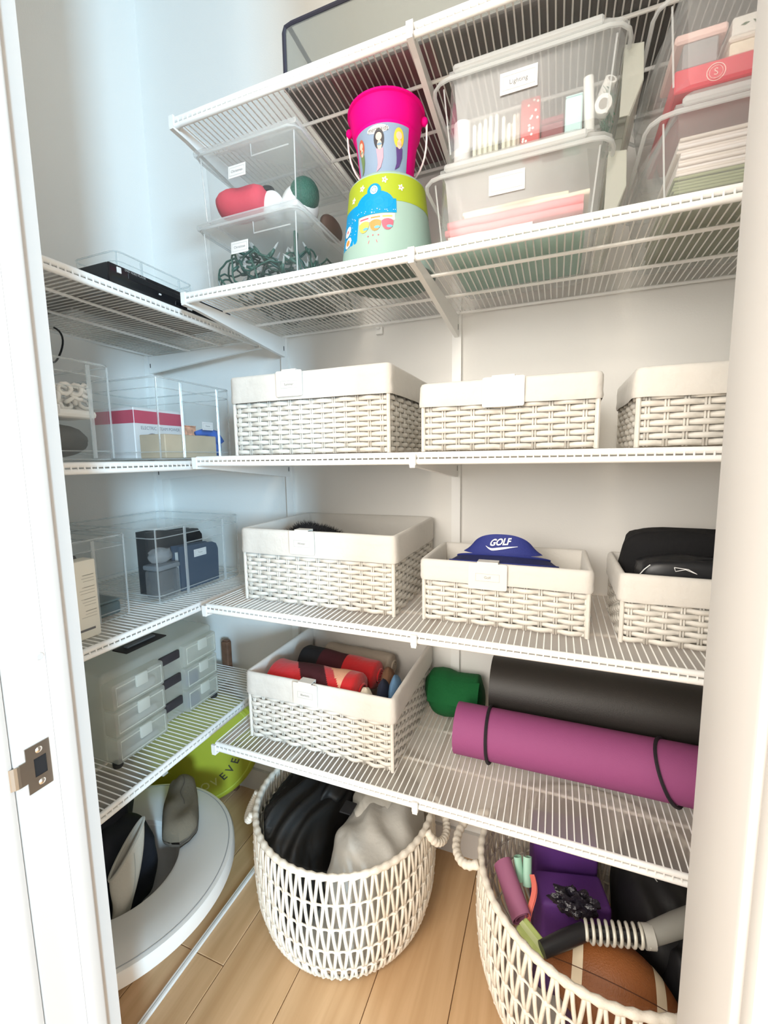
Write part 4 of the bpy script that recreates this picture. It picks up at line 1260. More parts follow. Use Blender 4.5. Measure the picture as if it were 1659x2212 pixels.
part('box_body', MB().rbox(0.345, 0.435, -0.405, -0.222, ZL3 + 0.006, ZL3 + 0.068, 0.002, 1), mat('cardboard', (0.55, 0.44, 0.31), 0.8, var=(20, 0.08)), cbx)
part('box_tape', MB().box(0.388, 0.394, -0.4055, -0.222, ZL3 + 0.0682, ZL3 + 0.0688), mat('brown_tape', (0.35, 0.26, 0.17), 0.5), cbx)
blu = empty('blue_cloth', (0.40, -0.20, ZL3 + 0.006), 'bright blue folded cloth at the right of the clear bin of boxes', 'cloth')
M_BLUEC = mat('royal_blue_cloth', (0.03, 0.12, 0.48), 0.8, bump=(40, 0.4))
part('fold', MB().ell((0.398, -0.196, ZL3 + 0.042), (0.024, 0.016, 0.030), 18, 12, lambda d: 1 + 0.2 * fnoise(d, 3, 8), p=3), M_BLUEC, blu, smooth='all')
part('fold', MB().tube([(0.405, -0.27, ZL3 + 0.076), (0.41, -0.235, ZL3 + 0.082), (0.415, -0.205, ZL3 + 0.074), (0.42, -0.19, ZL3 + 0.05)], [0.006, 0.012, 0.015, 0.014], 10), M_BLUEC, blu, smooth='all')

# --- second lowest left shelf
open_bin(0.06, 0.400, -0.80, -0.500, ZL2, 0.205, 'empty-looking clear bin beside the upright white box, second lowest left shelf', ribs=(0.2, 0.70))
open_bin(0.05, 0.412, -0.440, -0.105, ZL2, 0.203, 'clear bin with black and navy folders on the second lowest left shelf', ribs=(0.31, 0.76))
tw = empty('white_box', (0.41, -0.64, ZL2), 'upright cream box with printed lines in front of a clear bin', 'box')
part('box_body', MB().rbox(0.403, 0.440, -0.70, -0.618, ZL2, ZL2 + 0.172, 0.004, 2), mat('cream_box', (0.82, 0.80, 0.70), 0.5), tw, smooth=30)
TF = Frame((0.4403, -0.659, ZL2 + 0.09), (0, 1, 0), (0, 0, 1))
tl_ = MB()
rg = random.Random(4)
for k in range(16):
    w = 0.022 + 0.012 * rg.random()
    zz = 0.055 - 0.0065 * k - (0.006 if k % 4 == 0 else 0)
    tl_.quad(TF(0.034 - w, zz), TF(0.034, zz), TF(0.034, zz + 0.0011), TF(0.034 - w, zz + 0.0011))
part('printed_lines', tl_, mat('print_light', (0.5, 0.49, 0.43), 0.7), tw)
part('printed_bar', MB().quad(TF(-0.038, -0.072), TF(0.028, -0.072), TF(0.028, -0.067), TF(-0.038, -0.067)), M_INK, tw)
nv = empty('navy_folder', (0.37, -0.255, ZL2 + 0.006), 'navy file folder with a white label in the clear bin', 'folder')
M_NAVY = mat('navy_board', (0.030, 0.055, 0.095), 0.55)
NP = [(-0.338, ZL2 + 0.008), (-0.190, ZL2 + 0.008), (-0.187, ZL2 + 0.105), (-0.194, ZL2 + 0.122), (-0.21, ZL2 + 0.130), (-0.338, ZL2 + 0.138)]
part('front_board', MB().prism(NP, lambda a, b, d: (d, a, b), 0.378, 0.384), M_NAVY, nv)
part('back_board', MB().prism(NP, lambda a, b, d: (d, a, b), 0.352, 0.357), M_NAVY, nv)
part('paper_block', MB().box(0.3575, 0.3775, -0.330, -0.195, ZL2 + 0.010, ZL2 + 0.118), mat('folder_paper', (0.6, 0.6, 0.58), 0.8), nv)
card(nv, Frame((0.3845, -0.262, ZL2 + 0.108), (0, 1, 0), (0, 0, 1)), 0.048, 0.022, 'Travel')
bk = empty('black_folder', (0.32, -0.27, ZL2 + 0.006), 'black file folder standing behind the navy one', 'folder')
BP = [(-0.40, ZL2 + 0.008), (-0.198, ZL2 + 0.008), (-0.200, ZL2 + 0.150), (-0.215, ZL2 + 0.170), (-0.235, ZL2 + 0.174), (-0.30, ZL2 + 0.176), (-0.36, ZL2 + 0.186), (-0.40, ZL2 + 0.186)]
part('front_board', MB().prism(BP, lambda a, b, d: (d, a, b), 0.330, 0.335), M_BLK, bk)
part('back_board', MB().prism(BP, lambda a, b, d: (d, a, b), 0.295, 0.300), M_BLK, bk)
part('spine_fold', MB().box(0.300, 0.330, -0.398, -0.2, ZL2 + 0.008, ZL2 + 0.012), M_BLK, bk)
jb = empty('clear_canister', (0.37, -0.385, ZL2 + 0.006), 'clear square canister with a grey lid at the front left of the bin', 'canister')
part('canister_body', MB().rbox(0.336, 0.392, -0.418, -0.348, ZL2 + 0.008, ZL2 + 0.085, 0.008, 2), clear('smoky_plastic', (0.72, 0.74, 0.76), 0.25, milk=(0.55, 0.57, 0.58)), jb, smooth=30)
part('lid', MB().rbox(0.334, 0.394, -0.420, -0.346, ZL2 + 0.0855, ZL2 + 0.100, 0.005, 2), mat('smoke_lid', (0.16, 0.18, 0.20), 0.4), jb, smooth=30)
part('bag_on_lid', MB().ell((0.362, -0.385, ZL2 + 0.122), (0.028, 0.034, 0.022), 18, 12, lambda d: 1 + 0.25 * fnoise(d, 3, 2)), clear('crinkled_film', (0.85, 0.87, 0.92), 0.3), jb, smooth='all')
gt_ = empty('grey_tray', (0.33, -0.6, ZL2 + 0.006), 'dark teal flat case at the bottom of the clear bin beside the white box', 'case')
part('case_body', MB().rbox(0.12, 0.375, -0.72, -0.52, ZL2 + 0.008, ZL2 + 0.040, 0.005, 2), mat('teal_case', (0.06, 0.10, 0.11), 0.5), gt_)
part('case_lid', MB().rbox(0.12, 0.375, -0.72, -0.52, ZL2 + 0.0405, ZL2 + 0.046, 0.002, 1), mat('teal_case2', (0.09, 0.14, 0.15), 0.5), gt_)
pg = empty('grey_pack', (0.25, -0.62, ZL2 + 0.047), 'dark grey pack leaning at the back of the clear bin beside the white box', 'pack')
part('pack_body', MB().rbox(0.16, 0.36, -0.74, -0.60, ZL2 + 0.047, ZL2 + 0.170, 0.01, 2), mat('graphite_cloth', (0.12, 0.125, 0.13), 0.8), pg)
part('pack_zip', MB().box(0.3602, 0.3612, -0.73, -0.61, ZL2 + 0.118, ZL2 + 0.121), M_INK, pg)

# --- lowest left shelf: clear drawer organiser case
og = empty('drawer_case', (0.30, -0.40, ZL1), 'translucent white carry case with six small drawers and black clips', 'organiser')
OX0, OX1, OY0, OY1, OH = 0.225, 0.372, -0.585, -0.222, 0.238
part('shell', MB().rbox(OX0, OX1, OY0, OY1, ZL1 + 0.008, ZL1 + OH, 0.012, 3), M_MILK, og, smooth=30)
hm = part('handle_recess', MB().rbox(0.262, 0.318, -0.475, -0.345, ZL1 + OH - 0.001, ZL1 + OH + 0.003, 0.0015, 1), mat('black_brown', (0.02, 0.014, 0.012), 0.5), og)
part('grip', MB().rbox(0.280, 0.298, -0.455, -0.365, ZL1 + OH + 0.003, ZL1 + OH + 0.009, 0.003, 2), mat('grip_grey', (0.10, 0.10, 0.10), 0.4), hm)
hgt = (OH - 0.03) / 3
for (a, b, xf_) in ((OY0 + 0.002, -0.434, 0.402), (-0.352, OY1 - 0.002, 0.388)):
    for k in range(3):
        z0 = ZL1 + 0.012 + k * hgt
        dr = part('drawer', MB().rbox(OX1 - 0.03, xf_, a, b, z0, z0 + hgt - 0.003, 0.006, 2), M_MILK, og, smooth=30)
        part('drawer_face_edge', MB().tube([(xf_ + 0.0004, a + 0.010, z0 + 0.010), (xf_ + 0.0004, b - 0.010, z0 + 0.010), (xf_ + 0.0004, b - 0.010, z0 + hgt - 0.013), (xf_ + 0.0004, a + 0.010, z0 + hgt - 0.013)], 0.0018, 6, closed=True), M_MILKE, dr)
        ym_ = (a + b) / 2 + 0.004
        part('catch', MB().rbox(xf_ - 0.001, xf_ + 0.006, ym_ - 0.017, ym_ + 0.017, z0 + hgt * 0.48, z0 + hgt - 0.004, 0.003, 2), M_MILKE, dr, smooth=30)
        if (k, a > -0.4) in ((0, True), (1, True)):
            part('drawer_contents', MB().rbox(OX1 - 0.026, xf_ - 0.006, a + 0.012, a + 0.06, z0 + 0.004, z0 + 0.04, 0.006, 1), mat('slate_bits', (0.12, 0.14, 0.18), 0.6), dr)
        elif a < -0.4:
            part('drawer_contents', MB().rbox(OX1 - 0.026, xf_ - 0.008, a + 0.02, b - 0.02, z0 + 0.004, z0 + 0.018 + 0.006 * k, 0.005, 1), mat('grey_bits', (0.38, 0.38, 0.36), 0.7), dr)
for k in range(3):
    z0 = ZL1 + 0.012 + k * hgt + hgt * 0.52
    part('clip', MB().rbox(OX1 + 0.0, OX1 + 0.010, -0.428, -0.360, z0, z0 + 0.026, 0.004, 2), mat('black_clip', (0.035, 0.03, 0.035), 0.45), og, smooth=30)
for (xx, yy) in ((0.385, OY0 + 0.012), (0.245, OY0 + 0.015), (0.375, OY1 - 0.015), (0.245, OY1 - 0.015)):
    part('foot', MB().lathe([(0.010, 0), (0.012, 0.004), (0.012, 0.012), (0, 0.012)], 16, (xx, yy, ZL1)), mat('black_rubber', (0.02, 0.02, 0.02), 0.7), og, smooth=35)
for (xx, yy) in ((OX0 + 0.01, OY0 + 0.02), (OX0 + 0.01, OY1 - 0.06), (OX0 + 0.01, OY1 - 0.02)):
    part('hinge', MB().tube([(xx, yy - 0.012, ZL1 + OH + 0.001), (xx, yy, ZL1 + OH + 0.004), (xx, yy + 0.012, ZL1 + OH + 0.001)], 0.003, 6), M_BLK, og)
# brown wooden peg behind the organiser
bw = empty('wooden_post', (0.25, -0.035, 0), 'brown wooden post standing behind the drawer case near the corner', 'wooden post')
part('post', MB().rbox(0.238, 0.268, -0.045, -0.022, 0.0005, ZL1 + 0.085, 0.004, 2), mat('brown_wood', (0.15, 0.075, 0.045), 0.6, var=(40, 0.25)), bw)
part('end_cap', MB().rbox(0.241, 0.265, -0.042, -0.025, ZL1 + 0.0852, ZL1 + 0.090, 0.002, 1), mat('brown_wood', (0.15, 0.075, 0.045), 0.6), bw)

# ------------------------------------------------------------------ things in the wicker baskets
Z2B, Z1B = SZ[1] + 0.001, SZ[0] + 0.001
# black fur item
fu = empty('fur_hat', (0.77, -0.26, Z2B + 0.05), 'black fluffy fur item peeking out of the large basket', 'fur item')
FC, FR = Vector((0.775, -0.265, Z2B + 0.13)), Vector((0.095, 0.055, 0.062))
part('core', MB().ell(FC, FR, 30, 18, lambda d: 1 + 0.12 * fnoise(d, 2.5, 4)), mat('black_fur', (0.008, 0.007, 0.008), 0.9), fu, smooth='all')
hm_ = MB()
rg = random.Random(9)
for k in range(2600):
    a, b = rg.random() * 2 * PI, math.asin(rg.uniform(0.0, 1))
    d = Vector((math.cos(b) * math.cos(a), math.cos(b) * math.sin(a), math.sin(b)))
    q = FC + Vector((d.x * FR.x, d.y * FR.y, d.z * FR.z)) * (1 + 0.12 * fnoise(d, 2.5, 4))
    t = (d + Vector((rg.uniform(-.6, .6), rg.uniform(-.6, .6), rg.uniform(-.3, .7)))).normalized()
    w = t.orthogonal().normalized() * 0.0005
    L = rg.uniform(0.007, 0.016)
    hm_.add([q - w, q + w, q + t * L], [(0, 1, 2)])
part('fur_hairs', hm_, mat('black_fur', (0.008, 0.007, 0.008), 0.9), fu, kind='stuff')

# blue visor cap with white lettering
M_CAP = mat('royal_navy_cloth', (0.018, 0.028, 0.19), 0.75, bump=(250, 0.2))
cp = empty('visor_cap', (1.27, -0.26, Z2B + 0.05), 'royal blue golf visor with white lettering in the low basket', 'cap')
cc = Vector((1.262, -0.225, Z2B + 0.134))


def crown(u, v):
    # u across the front (-1..1), v up
    a = -PI / 2 + (u - 0.5) * 2.2
    r = 0.098 - 0.020 * v
    hh = 0.046 * (1 - 0.75 * abs(2 * u - 1) ** 2.4)
    return cc + Vector((r * math.cos(a), r * 0.62 * math.sin(a), hh * v + 0.012))


part('crown_band', MB().grid(crown, 28, 8), M_CAP, cp, smooth='all')
def crown_in(u, v):
    q = crown(u, v)
    return Vector((cc.x + (q.x - cc.x) * 0.965, cc.y + (q.y - cc.y) * 0.955, q.z))


part('crown_lining', MB().grid(crown_in, 28, 8), M_CAP, cp, smooth='all')


def brim(u, v):
    a = -PI / 2 + (u - 0.5) * 2.5
    r0, r1 = 0.096, 0.096 + 0.040 * math.sin(PI * min(1, max(0, u * 0.9 + 0.05))) ** 0.5
    r = r0 + (r1 - r0) * v
    return cc + Vector((r * math.cos(a) * 1.12, r * 0.66 * math.sin(a), 0.014 - 0.012 * v - 0.016 * (2 * u - 1) ** 2))


part('brim', MB().grid(brim, 30, 6), mat('dark_navy_cloth', (0.010, 0.014, 0.075), 0.7, bump=(250, 0.2)), cp, smooth='all')
part('brim_edge', MB().tube([brim(k / 30, 1.0) for k in range(31)], 0.0022, 6), M_CAP, cp, smooth=True)
part('brim_seam', MB().tube([brim(k / 30, 0.0) + Vector((0, -0.001, 0.001)) for k in range(31)], 0.0025, 6), M_CAP, cp, smooth=True)


def capf(a, b):
    u = 0.5 + a / 0.21
    v = 0.55 + b / 0.046
    q = crown(u, v)
    return q + Vector((0, -0.0022, 0))


M_WTHREAD = mat('white_thread', (0.9, 0.9, 0.9), 0.6)
part('lettering', text_mb('GOLF', 0.020, lambda a, b: capf(a - 0.003, b + 0.004 + 0.10 * a), 0.35, 0.0006), M_WTHREAD, cp)
sw = []
for k in range(17):
    t = k / 16
    if t < 0.35:
        q = t / 0.35
        sw.append((-0.036 + 0.018 * q, -0.0045 - 0.0075 * math.sin(q * PI / 2)))
    else:
        q = (t - 0.35) / 0.65
        sw.append((-0.018 + 0.058 * q, -0.0120 + 0.0095 * q))
th_ = [0.0004 + 0.0030 * math.sin(PI * min(1, (k / 16) * 1.0)) ** 1.2 * (1 - 0.55 * k / 16) for k in range(17)]
sv = [capf(x, y + t) for (x, y), t in zip(sw, th_)] + [capf(x, y - t) for (x, y), t in zip(sw, th_)]
part('curved_stroke', MB().add(sv, [(k, k + 1, 18 + k, 17 + k) for k in range(16)]), M_WTHREAD, cp)

# black clothing in the right basket
def wavy_slab(name, x0, x1, y0, y1, z0, z1, m, label, cat, seed=1.0, amp=0.006, parent=None):
    c = Vector(((x0 + x1) / 2, (y0 + y1) / 2, (z0 + z1) / 2))
    r = ((x1 - x0) / 2, (y1 - y0) / 2, (z1 - z0) / 2)

    def dsp(d):
        return 1 + amp / min(r) * fnoise(d, 2.6, seed)
    return part(name, MB().ell(c, r, 32, 18, dsp, p=5.0), m, parent, smooth='all', label=label, cat=cat)


wavy_slab('folded_garment', 1.512, 1.812, -0.225, -0.135, Z2B + 0.03, Z2B + 0.205, mat('matte_black_knit', (0.006, 0.006, 0.007), 0.95, bump=(300, 0.2)), 'matte black folded garment standing at the back of the right basket', 'garment', 2.0, 0.004)
lg = empty('black_pouch', (1.66, -0.27, Z2B + 0.03), 'glossy black pouch with white marks in the right basket', 'pouch')
part('pouch', MB().ell((1.664, -0.272, Z2B + 0.095), (0.142, 0.040, 0.070), 36, 18, lambda d: 1 + 0.08 * fnoise(d, 3, 6), p=4.5), mat('black_satin', (0.010, 0.011, 0.014), 0.38, bump=(12, 0.3)), lg, smooth='all')
WF = Frame((1.60, -0.3145, Z2B + 0.1475), (1, 0, -0.05), (0, 0.2, 1))
part('white_mark', MB().tube([WF(-0.018, 0.004, 0.002), WF(-0.016, -0.003, 0.002), WF(0.0, 0.002, 0.002), WF(0.018, -0.004, 0.002), WF(0.004, 0.003, 0.002), WF(-0.018, 0.004, 0.002)], 0.0007, 5).tube([WF(0.042, 0.0, 0.002), WF(0.045, -0.012, 0.002)], 0.0009, 5), M_WTHREAD, lg)
part('zip_pull', MB().tube([(1.528, -0.30, Z2B + 0.130), (1.535, -0.306, Z2B + 0.143), (1.545, -0.303, Z2B + 0.152)], 0.0009, 5), M_WTHREAD, lg)


# blankets in the lowest basket
def blanket_roll(name, a, b, r, colfn, label, seed=0, oval_=0.85):
    a, b = Vector(a), Vector(b)
    t = (b - a).normalized()
    u = t.cross(Vector((0, 0, 1))).normalized()
    v = u.cross(t)
    root = empty(name, (a + b) / 2 - Vector((0, 0, r * oval_)), label, 'blanket')
    n, m = 64, 72
    L = (b - a).length
    groups = {}
    for i in range(m):
        for j in range(n):
            key = colfn((i + 0.5) / m, (j + 0.5) / n)
            groups.setdefault(key, []).append((i, j))

    def P(i, j):
        s_ = i / m
        e = 1 - 0.5 * max(0, abs(2 * s_ - 1) - 0.94) / 0.06
        ang = 2 * PI * j / n
        k = 1 + 0.07 * fnoise((s_ * 5, math.cos(ang) * 1.5, math.sin(ang) * 1.5), 1.0, seed)
        return a + (b - a) * s_ + (u * math.cos(ang) + v * math.sin(ang) * oval_) * r * k * e
    for key, cells in groups.items():
        mb = MB()
        idx = {}
        vs, fs = [], []
        for (i, j) in cells:
            f = []
            for (p_, q_) in ((i, j), (i, j + 1), (i + 1, j + 1), (i + 1, j)):
                kk = (p_, q_ % n)
                if kk not in idx:
                    idx[kk] = len(vs)
                    vs.append(P(p_, q_ % n))
                f.append(idx[kk])
            fs.append(tuple(f))
        mb.add(vs, fs)
        part('%s_cloth' % key, mb, MATS['fleece_' + key], root, smooth='all')
    for end, sg, key in ((a, -1, colfn(0.01, 0.1)), (b, 1, colfn(0.99, 0.1))):
        pts_ = []
        for k in range(40):
            ang = k * 0.45
            rr2 = r * 0.5 * k / 40 + 0.002
            pts_.append(end + t * sg * 0.0015 + (u * math.cos(ang) + v * math.sin(ang) * oval_) * rr2)
        part('rolled_end', MB().tube(pts_, 0.0035, 5), MATS['fleece_' + key], root, smooth='all')
    return root


mat('fleece_red', (0.56, 0.012, 0.016), 0.9, bump=(90, 0.4), sheen=0.3)
mat('fleece_maroon', (0.055, 0.006, 0.010), 0.9, bump=(90, 0.4))
mat('fleece_black', (0.009, 0.008, 0.009), 0.9, bump=(90, 0.4))
mat('fleece_peach', (0.80, 0.42, 0.27), 0.9, bump=(90, 0.4))
mat('fleece_taupe', (0.42, 0.36, 0.29), 0.95, bump=(90, 0.5))
mat('fleece_cream', (0.80, 0.72, 0.58), 0.95, bump=(90, 0.5))
mat('fleece_navy', (0.012, 0.016, 0.035), 0.95, bump=(90, 0.5))
mat('fleece_brown', (0.17, 0.085, 0.045), 0.95, bump=(90, 0.5))
mat('fleece_denim', (0.10, 0.20, 0.33), 0.95, bump=(90, 0.5))


def col1(s_, c):
    if c > 0.5:
        return 'red'
    if abs(s_ - (0.50 + 0.9 * (0.20 - c))) < 0.15:
        return 'maroon'
    if 0.60 < s_ < 0.86 and 0.36 - (s_ - 0.58) * 0.95 < c < 0.36:
        return 'peach'
    return 'red'


def col2(s_, c):
    return 'black' if s_ < 0.28 else ('maroon' if s_ < 0.60 else 'red')


blanket_roll('rolled_blanket', (0.650, -0.285, Z1B + 0.142), (0.920, -0.290, Z1B + 0.146), 0.056, col1, 'front rolled red blanket with dark and peach patches', 1.0)
blanket_roll('rolled_blanket', (0.672, -0.170, Z1B + 0.150), (0.925, -0.180, Z1B + 0.140), 0.044, col2, 'black and red rolled blanket behind the front one', 2.0)
blanket_roll('rolled_blanket', (0.70, -0.080, Z1B + 0.128), (0.93, -0.082, Z1B + 0.122), 0.042, lambda a, b: 'taupe', 'taupe rolled blanket at the back of the basket', 3.0)
for (x, y, rx, ry, zz, rz, k, lab) in ((0.945, -0.318, 0.018, 0.030, 0.130, 0.05, 'cream', 'cream'), (0.975, -0.275, 0.016, 0.035, 0.13, 0.055, 'navy', 'dark navy'), (0.96, -0.20, 0.02, 0.032, 0.13, 0.05, 'brown', 'brown'), (1.0, -0.255, 0.014, 0.04, 0.14, 0.05, 'denim', 'denim blue')):
    part('folded_scarf', MB().ell((x, y, Z1B + zz), (rx, ry, rz), 20, 14, lambda d: 1 + 0.12 * fnoise(d, 2.5, x * 9)), MATS['fleece_' + k], None, smooth='all', label='%s folded scarf stuffed at the right of the basket' % lab, cat='scarf')

# ------------------------------------------------------------------ exercise mats on the lowest shelf
def mat_roll(name, a, b, r, m, label, turns=5, thick=0.006, start=0.0, cat='exercise mat', straps=()):
    """spirally rolled sheet: extruded spiral along a-b"""
    a, b = Vector(a), Vector(b)
    t = (b - a).normalized()
    u = t.cross(Vector((0, 0, 1))).normalized()
    v = u.cross(t)
    root = empty(name, (a + b) / 2 - Vector((0, 0, r)), label, cat)
    r0 = max(0.012, r - turns * (thick + 0.0008))
    n = turns * 30
    inner, outer = [], []
    for k in range(n + 1):
        ang = start - 2 * PI * turns * (1 - k / n)
        rr2 = r0 + (r - thick - r0) * k / n
        e = 1.0
        inner.append((rr2, ang))
        outer.append((rr2 + thick, ang))
    poly = inner + outer[::-1]
    N = len(poly)
    vs = []
    for end in (a, b):
        for (q, ang) in poly:
            vs.append(end + (u * math.cos(ang) + v * math.sin(ang)) * q)
    fs = [(i, (i + 1) % N, N + (i + 1) % N, N + i) for i in range(N)]
    for off in (0, N):
        for k in range(n):
            fs.append((off + k, off + k + 1, off + N - 2 - k, off + N - 1 - k))
    part('rolled_sheet', MB().add(vs, fs), m, root, smooth=40)
    for (s0, s1, w) in straps:
        pts_ = []
        for k in range(33):
            ang = 2 * PI * k / 32
            s_ = s0 + (s1 - s0) * (0.5 + 0.5 * math.cos(ang + 2.2))
            pts_.append(a + (b - a) * s_ + (u * math.cos(ang) + v * math.sin(ang)) * (r + 0.0015))
        part('strap', MB().tube(pts_[:-1], w, 6, closed=True), mat('black_elastic', (0.012, 0.008, 0.014), 0.7), root, smooth=True)
    return root


M_PURP = mat('magenta_foam', (0.285, 0.062, 0.185), 0.75, bump=(350, 0.12))
M_BMAT = mat('black_foam', (0.028, 0.025, 0.022), 0.5, bump=(350, 0.12))
M_GMAT = mat('green_felt', (0.0, 0.10, 0.022), 0.9, bump=(140, 0.5))
pr_ = 0.0625
mat_roll('yoga_mat', (1.157, -0.230, Z1B + pr_ + 0.005), (1.765, -0.228, Z1B + pr_ + 0.005), pr_, M_PURP, 'rolled purple yoga mat with black elastic cord', 6, 0.006, 2.4, straps=((0.128, 0.142, 0.004), (0.70, 0.815, 0.0038)))
br_ = 0.078
mat_roll('yoga_mat', (1.226, -0.099, Z1B + 0.128), (1.83, -0.099, Z1B + 0.128), br_, M_BMAT, 'rolled black exercise mat lying behind the purple mat', 5, 0.009, 2.2)
gr = empty('green_roll', (1.15, -0.08, Z1B), 'rolled dark green felt between the basket and the black mat', 'felt roll')
gpt = [(1.040 + 0.0145 * k, -0.072, Z1B + 0.069 + (0.003 * math.sin(k * 1.1))) for k in range(12)]
part('roll', MB().tube(gpt, [0.036, 0.058, 0.0635, 0.066, 0.066, 0.064, 0.058, 0.056, 0.059, 0.063, 0.062, 0.03], 28), M_GMAT, gr, smooth='all')
part('flap', MB().grid(lambda u, v: (1.052 + 0.14 * u, -0.072 - 0.067 * math.cos(1.1 * v), Z1B + 0.067 + 0.067 * math.sin(1.1 * v) * (1 - 0.1 * math.sin(PI * u))), 10, 6), M_GMAT, gr, smooth='all')

# ------------------------------------------------------------------ round rope baskets on the floor
def rope_basket(c, R, h, rb, label, nzig=46, handles=(), seed=1):
    root = empty('rope_basket', (c[0], c[1], 0), label, 'basket', 'round rope baskets on the floor')

    def rad(z):
        t = z / h
        key = [(0, rb), (0.05, rb * 1.08), (0.14, rb + (R - rb) * 0.62), (0.32, rb + (R - rb) * 0.92), (0.55, R * 1.005), (0.8, R * 1.0), (1.0, R * 0.985)]
        for (a, ra), (b, rb_) in zip(key[:-1], key[1:]):
            if t <= b:
                u = (t - a) / (b - a)
                return ra + (rb_ - ra) * u
        return key[-1][1]
    ntier = 5
    zt = [h - 0.012 - (h - 0.024) * k / ntier for k in range(ntier + 1)]

    def P(a, z, d=0.0):
        r = rad(z) + d
        return (c[0] + r * math.cos(a), c[1] + r * math.sin(a), z)
    for k in range(ntier):
        za, zb = zt[k], zt[k + 1]
        mb = MB()
        ofs = 0.5 * (k % 2)
        for i in range(nzig):
            at = 2 * PI * (i + ofs) / nzig
            w = 2 * PI / nzig
            for sg in (-1, 1):
                ab = at + sg * 0.40 * w
                atp = at + sg * 0.10 * w
                pts_ = [P(atp, za + 0.004, 0.001), P(atp + (ab - atp) * 0.35, za + (zb - za) * 0.35, 0.0022), P(atp + (ab - atp) * 0.7, za + (zb - za) * 0.7, 0.0018), P(ab + sg * 0.04 * w, zb - 0.002, 0.0)]
                mb.tube(pts_, 0.0043, 5)
        part('rope_tier', mb, M_ROPE, root, smooth='all', kind='stuff')
    for k in range(1, ntier + 1):
        z = zt[k]
        n = nzig * 6
        ph = 0.5 * ((k - 1) % 2)
        pts_, rs = [], []
        for i in range(n):
            a = 2 * PI * i / n
            f = 0.5 + 0.5 * math.cos(a * nzig - 2 * PI * (ph + 0.5))
            rs.append(0.0026 + 0.0040 * f ** 2)
            pts_.append(P(a, z, 0.0012 * f))
        part('rope_ring', MB().tube(pts_, rs, 6, closed=True, upv=(0, 0, 1)), M_ROPE, root, smooth='all')
    # wrapped rim
    n = 240
    pts_ = [P(2 * PI * i / n, h - 0.006) for i in range(n)]
    part('rim', MB().tube(pts_, [0.0080 + 0.0012 * math.sin(i * PI / 2) for i in range(n)], 8, closed=True, upv=(0, 0, 1)), M_ROPE, root, smooth='all')
    part('base', MB().lathe([(0, 0.004), (rb, 0.004), (rb, 0.012), (0, 0.012)], 48, (c[0], c[1], 0)), M_ROPE, root)
    part('inner_frame', MB().lathe([(rad(z) - 0.009, z) for z in [h * q / 10 for q in range(0, 11)]], 64, (c[0], c[1], 0), ), clear('inner_netting', (1, 1, 1), 0.02, 0.9, gloss=0.0), root, smooth='all')
    for (ang, spread, out_, drop) in handles:
        # loop lies outside the wall, hanging from the rim
        pts_ = []
        N = 60
        for i in range(N + 1):
            t = i / N
            a = ang + spread * math.cos(PI * t)
            bulge = math.sin(PI * t) ** 0.7
            z = h - 0.004 - drop * bulge
            r = rad(h) + 0.008 + out_ * bulge
            pts_.append((c[0] + r * math.cos(a), c[1] + r * math.sin(a), z))
        part('handle', MB().tube(pts_, [0.0098 + 0.0011 * math.sin(i * 1.7) for i in range(N + 1)], 10), M_ROPE, root, smooth='all')
    return root


B1C, B1R, BH_ = (0.850, -0.262), 0.2445, 0.332
rope_basket(B1C, B1R, BH_, 0.190, 'round rope basket with black and grey bags inside', 60, handles=((math.radians(5), 0.23, 0.034, 0.045), (math.radians(207), 0.15, 0.016, 0.030)))
B2C, B2R = (1.488, -0.268), 0.262
rope_basket(B2C, B2R, BH_, 0.200, 'round rope basket full of exercise gear and a football', 62, handles=((math.radians(179), 0.30, 0.055, 0.020),))


def heap(c, R, z0, hgt, a0, a1, fn, nu=46, nr=20, edge=0.0):
    """sector of a cloth heap filling a round basket"""
    mb = MB()

    def f(u, v):
        a = a0 + (a1 - a0) * u
        r = R * v
        x, y = c[0] + r * math.cos(a), c[1] + r * math.sin(a)
        return (x, y, z0 + hgt * fn(x, y, v))
    return mb.grid(f, nu, nr)


def bag_blob(c, r, seed, folds, amp, dirv, p=2.6, clampc=None, clampr0=None):
    """bag: superellipsoid with directional folds, kept inside a basket radius"""
    dv_ = Vector(dirv).normalized()

    def fn(d):
        s_ = d.dot(dv_)
        w = math.sin(s_ * folds + 2.5 * fnoise(d, 1.6, seed)) * 0.5 + 0.5
        return 1 + amp * (w ** 1.5 - 0.5) + 0.10 * fnoise(d, 1.8, seed + 3)

    def cut(q):
        if clampc is None:
            return q
        q.z = max(q.z, 0.02)
        dx, dy = q.x - clampc[0], q.y - clampc[1]
        L = math.hypot(dx, dy)
        clampr = clampr0 * (1 - 0.20 * max(0.0, 1 - q.z / 0.11) ** 1.3)
        if L > clampr:
            q.x, q.y = clampc[0] + dx * clampr / L, clampc[1] + dy * clampr / L
        return q
    return MB().ell(c, r, 72, 48, fn, p, cut)


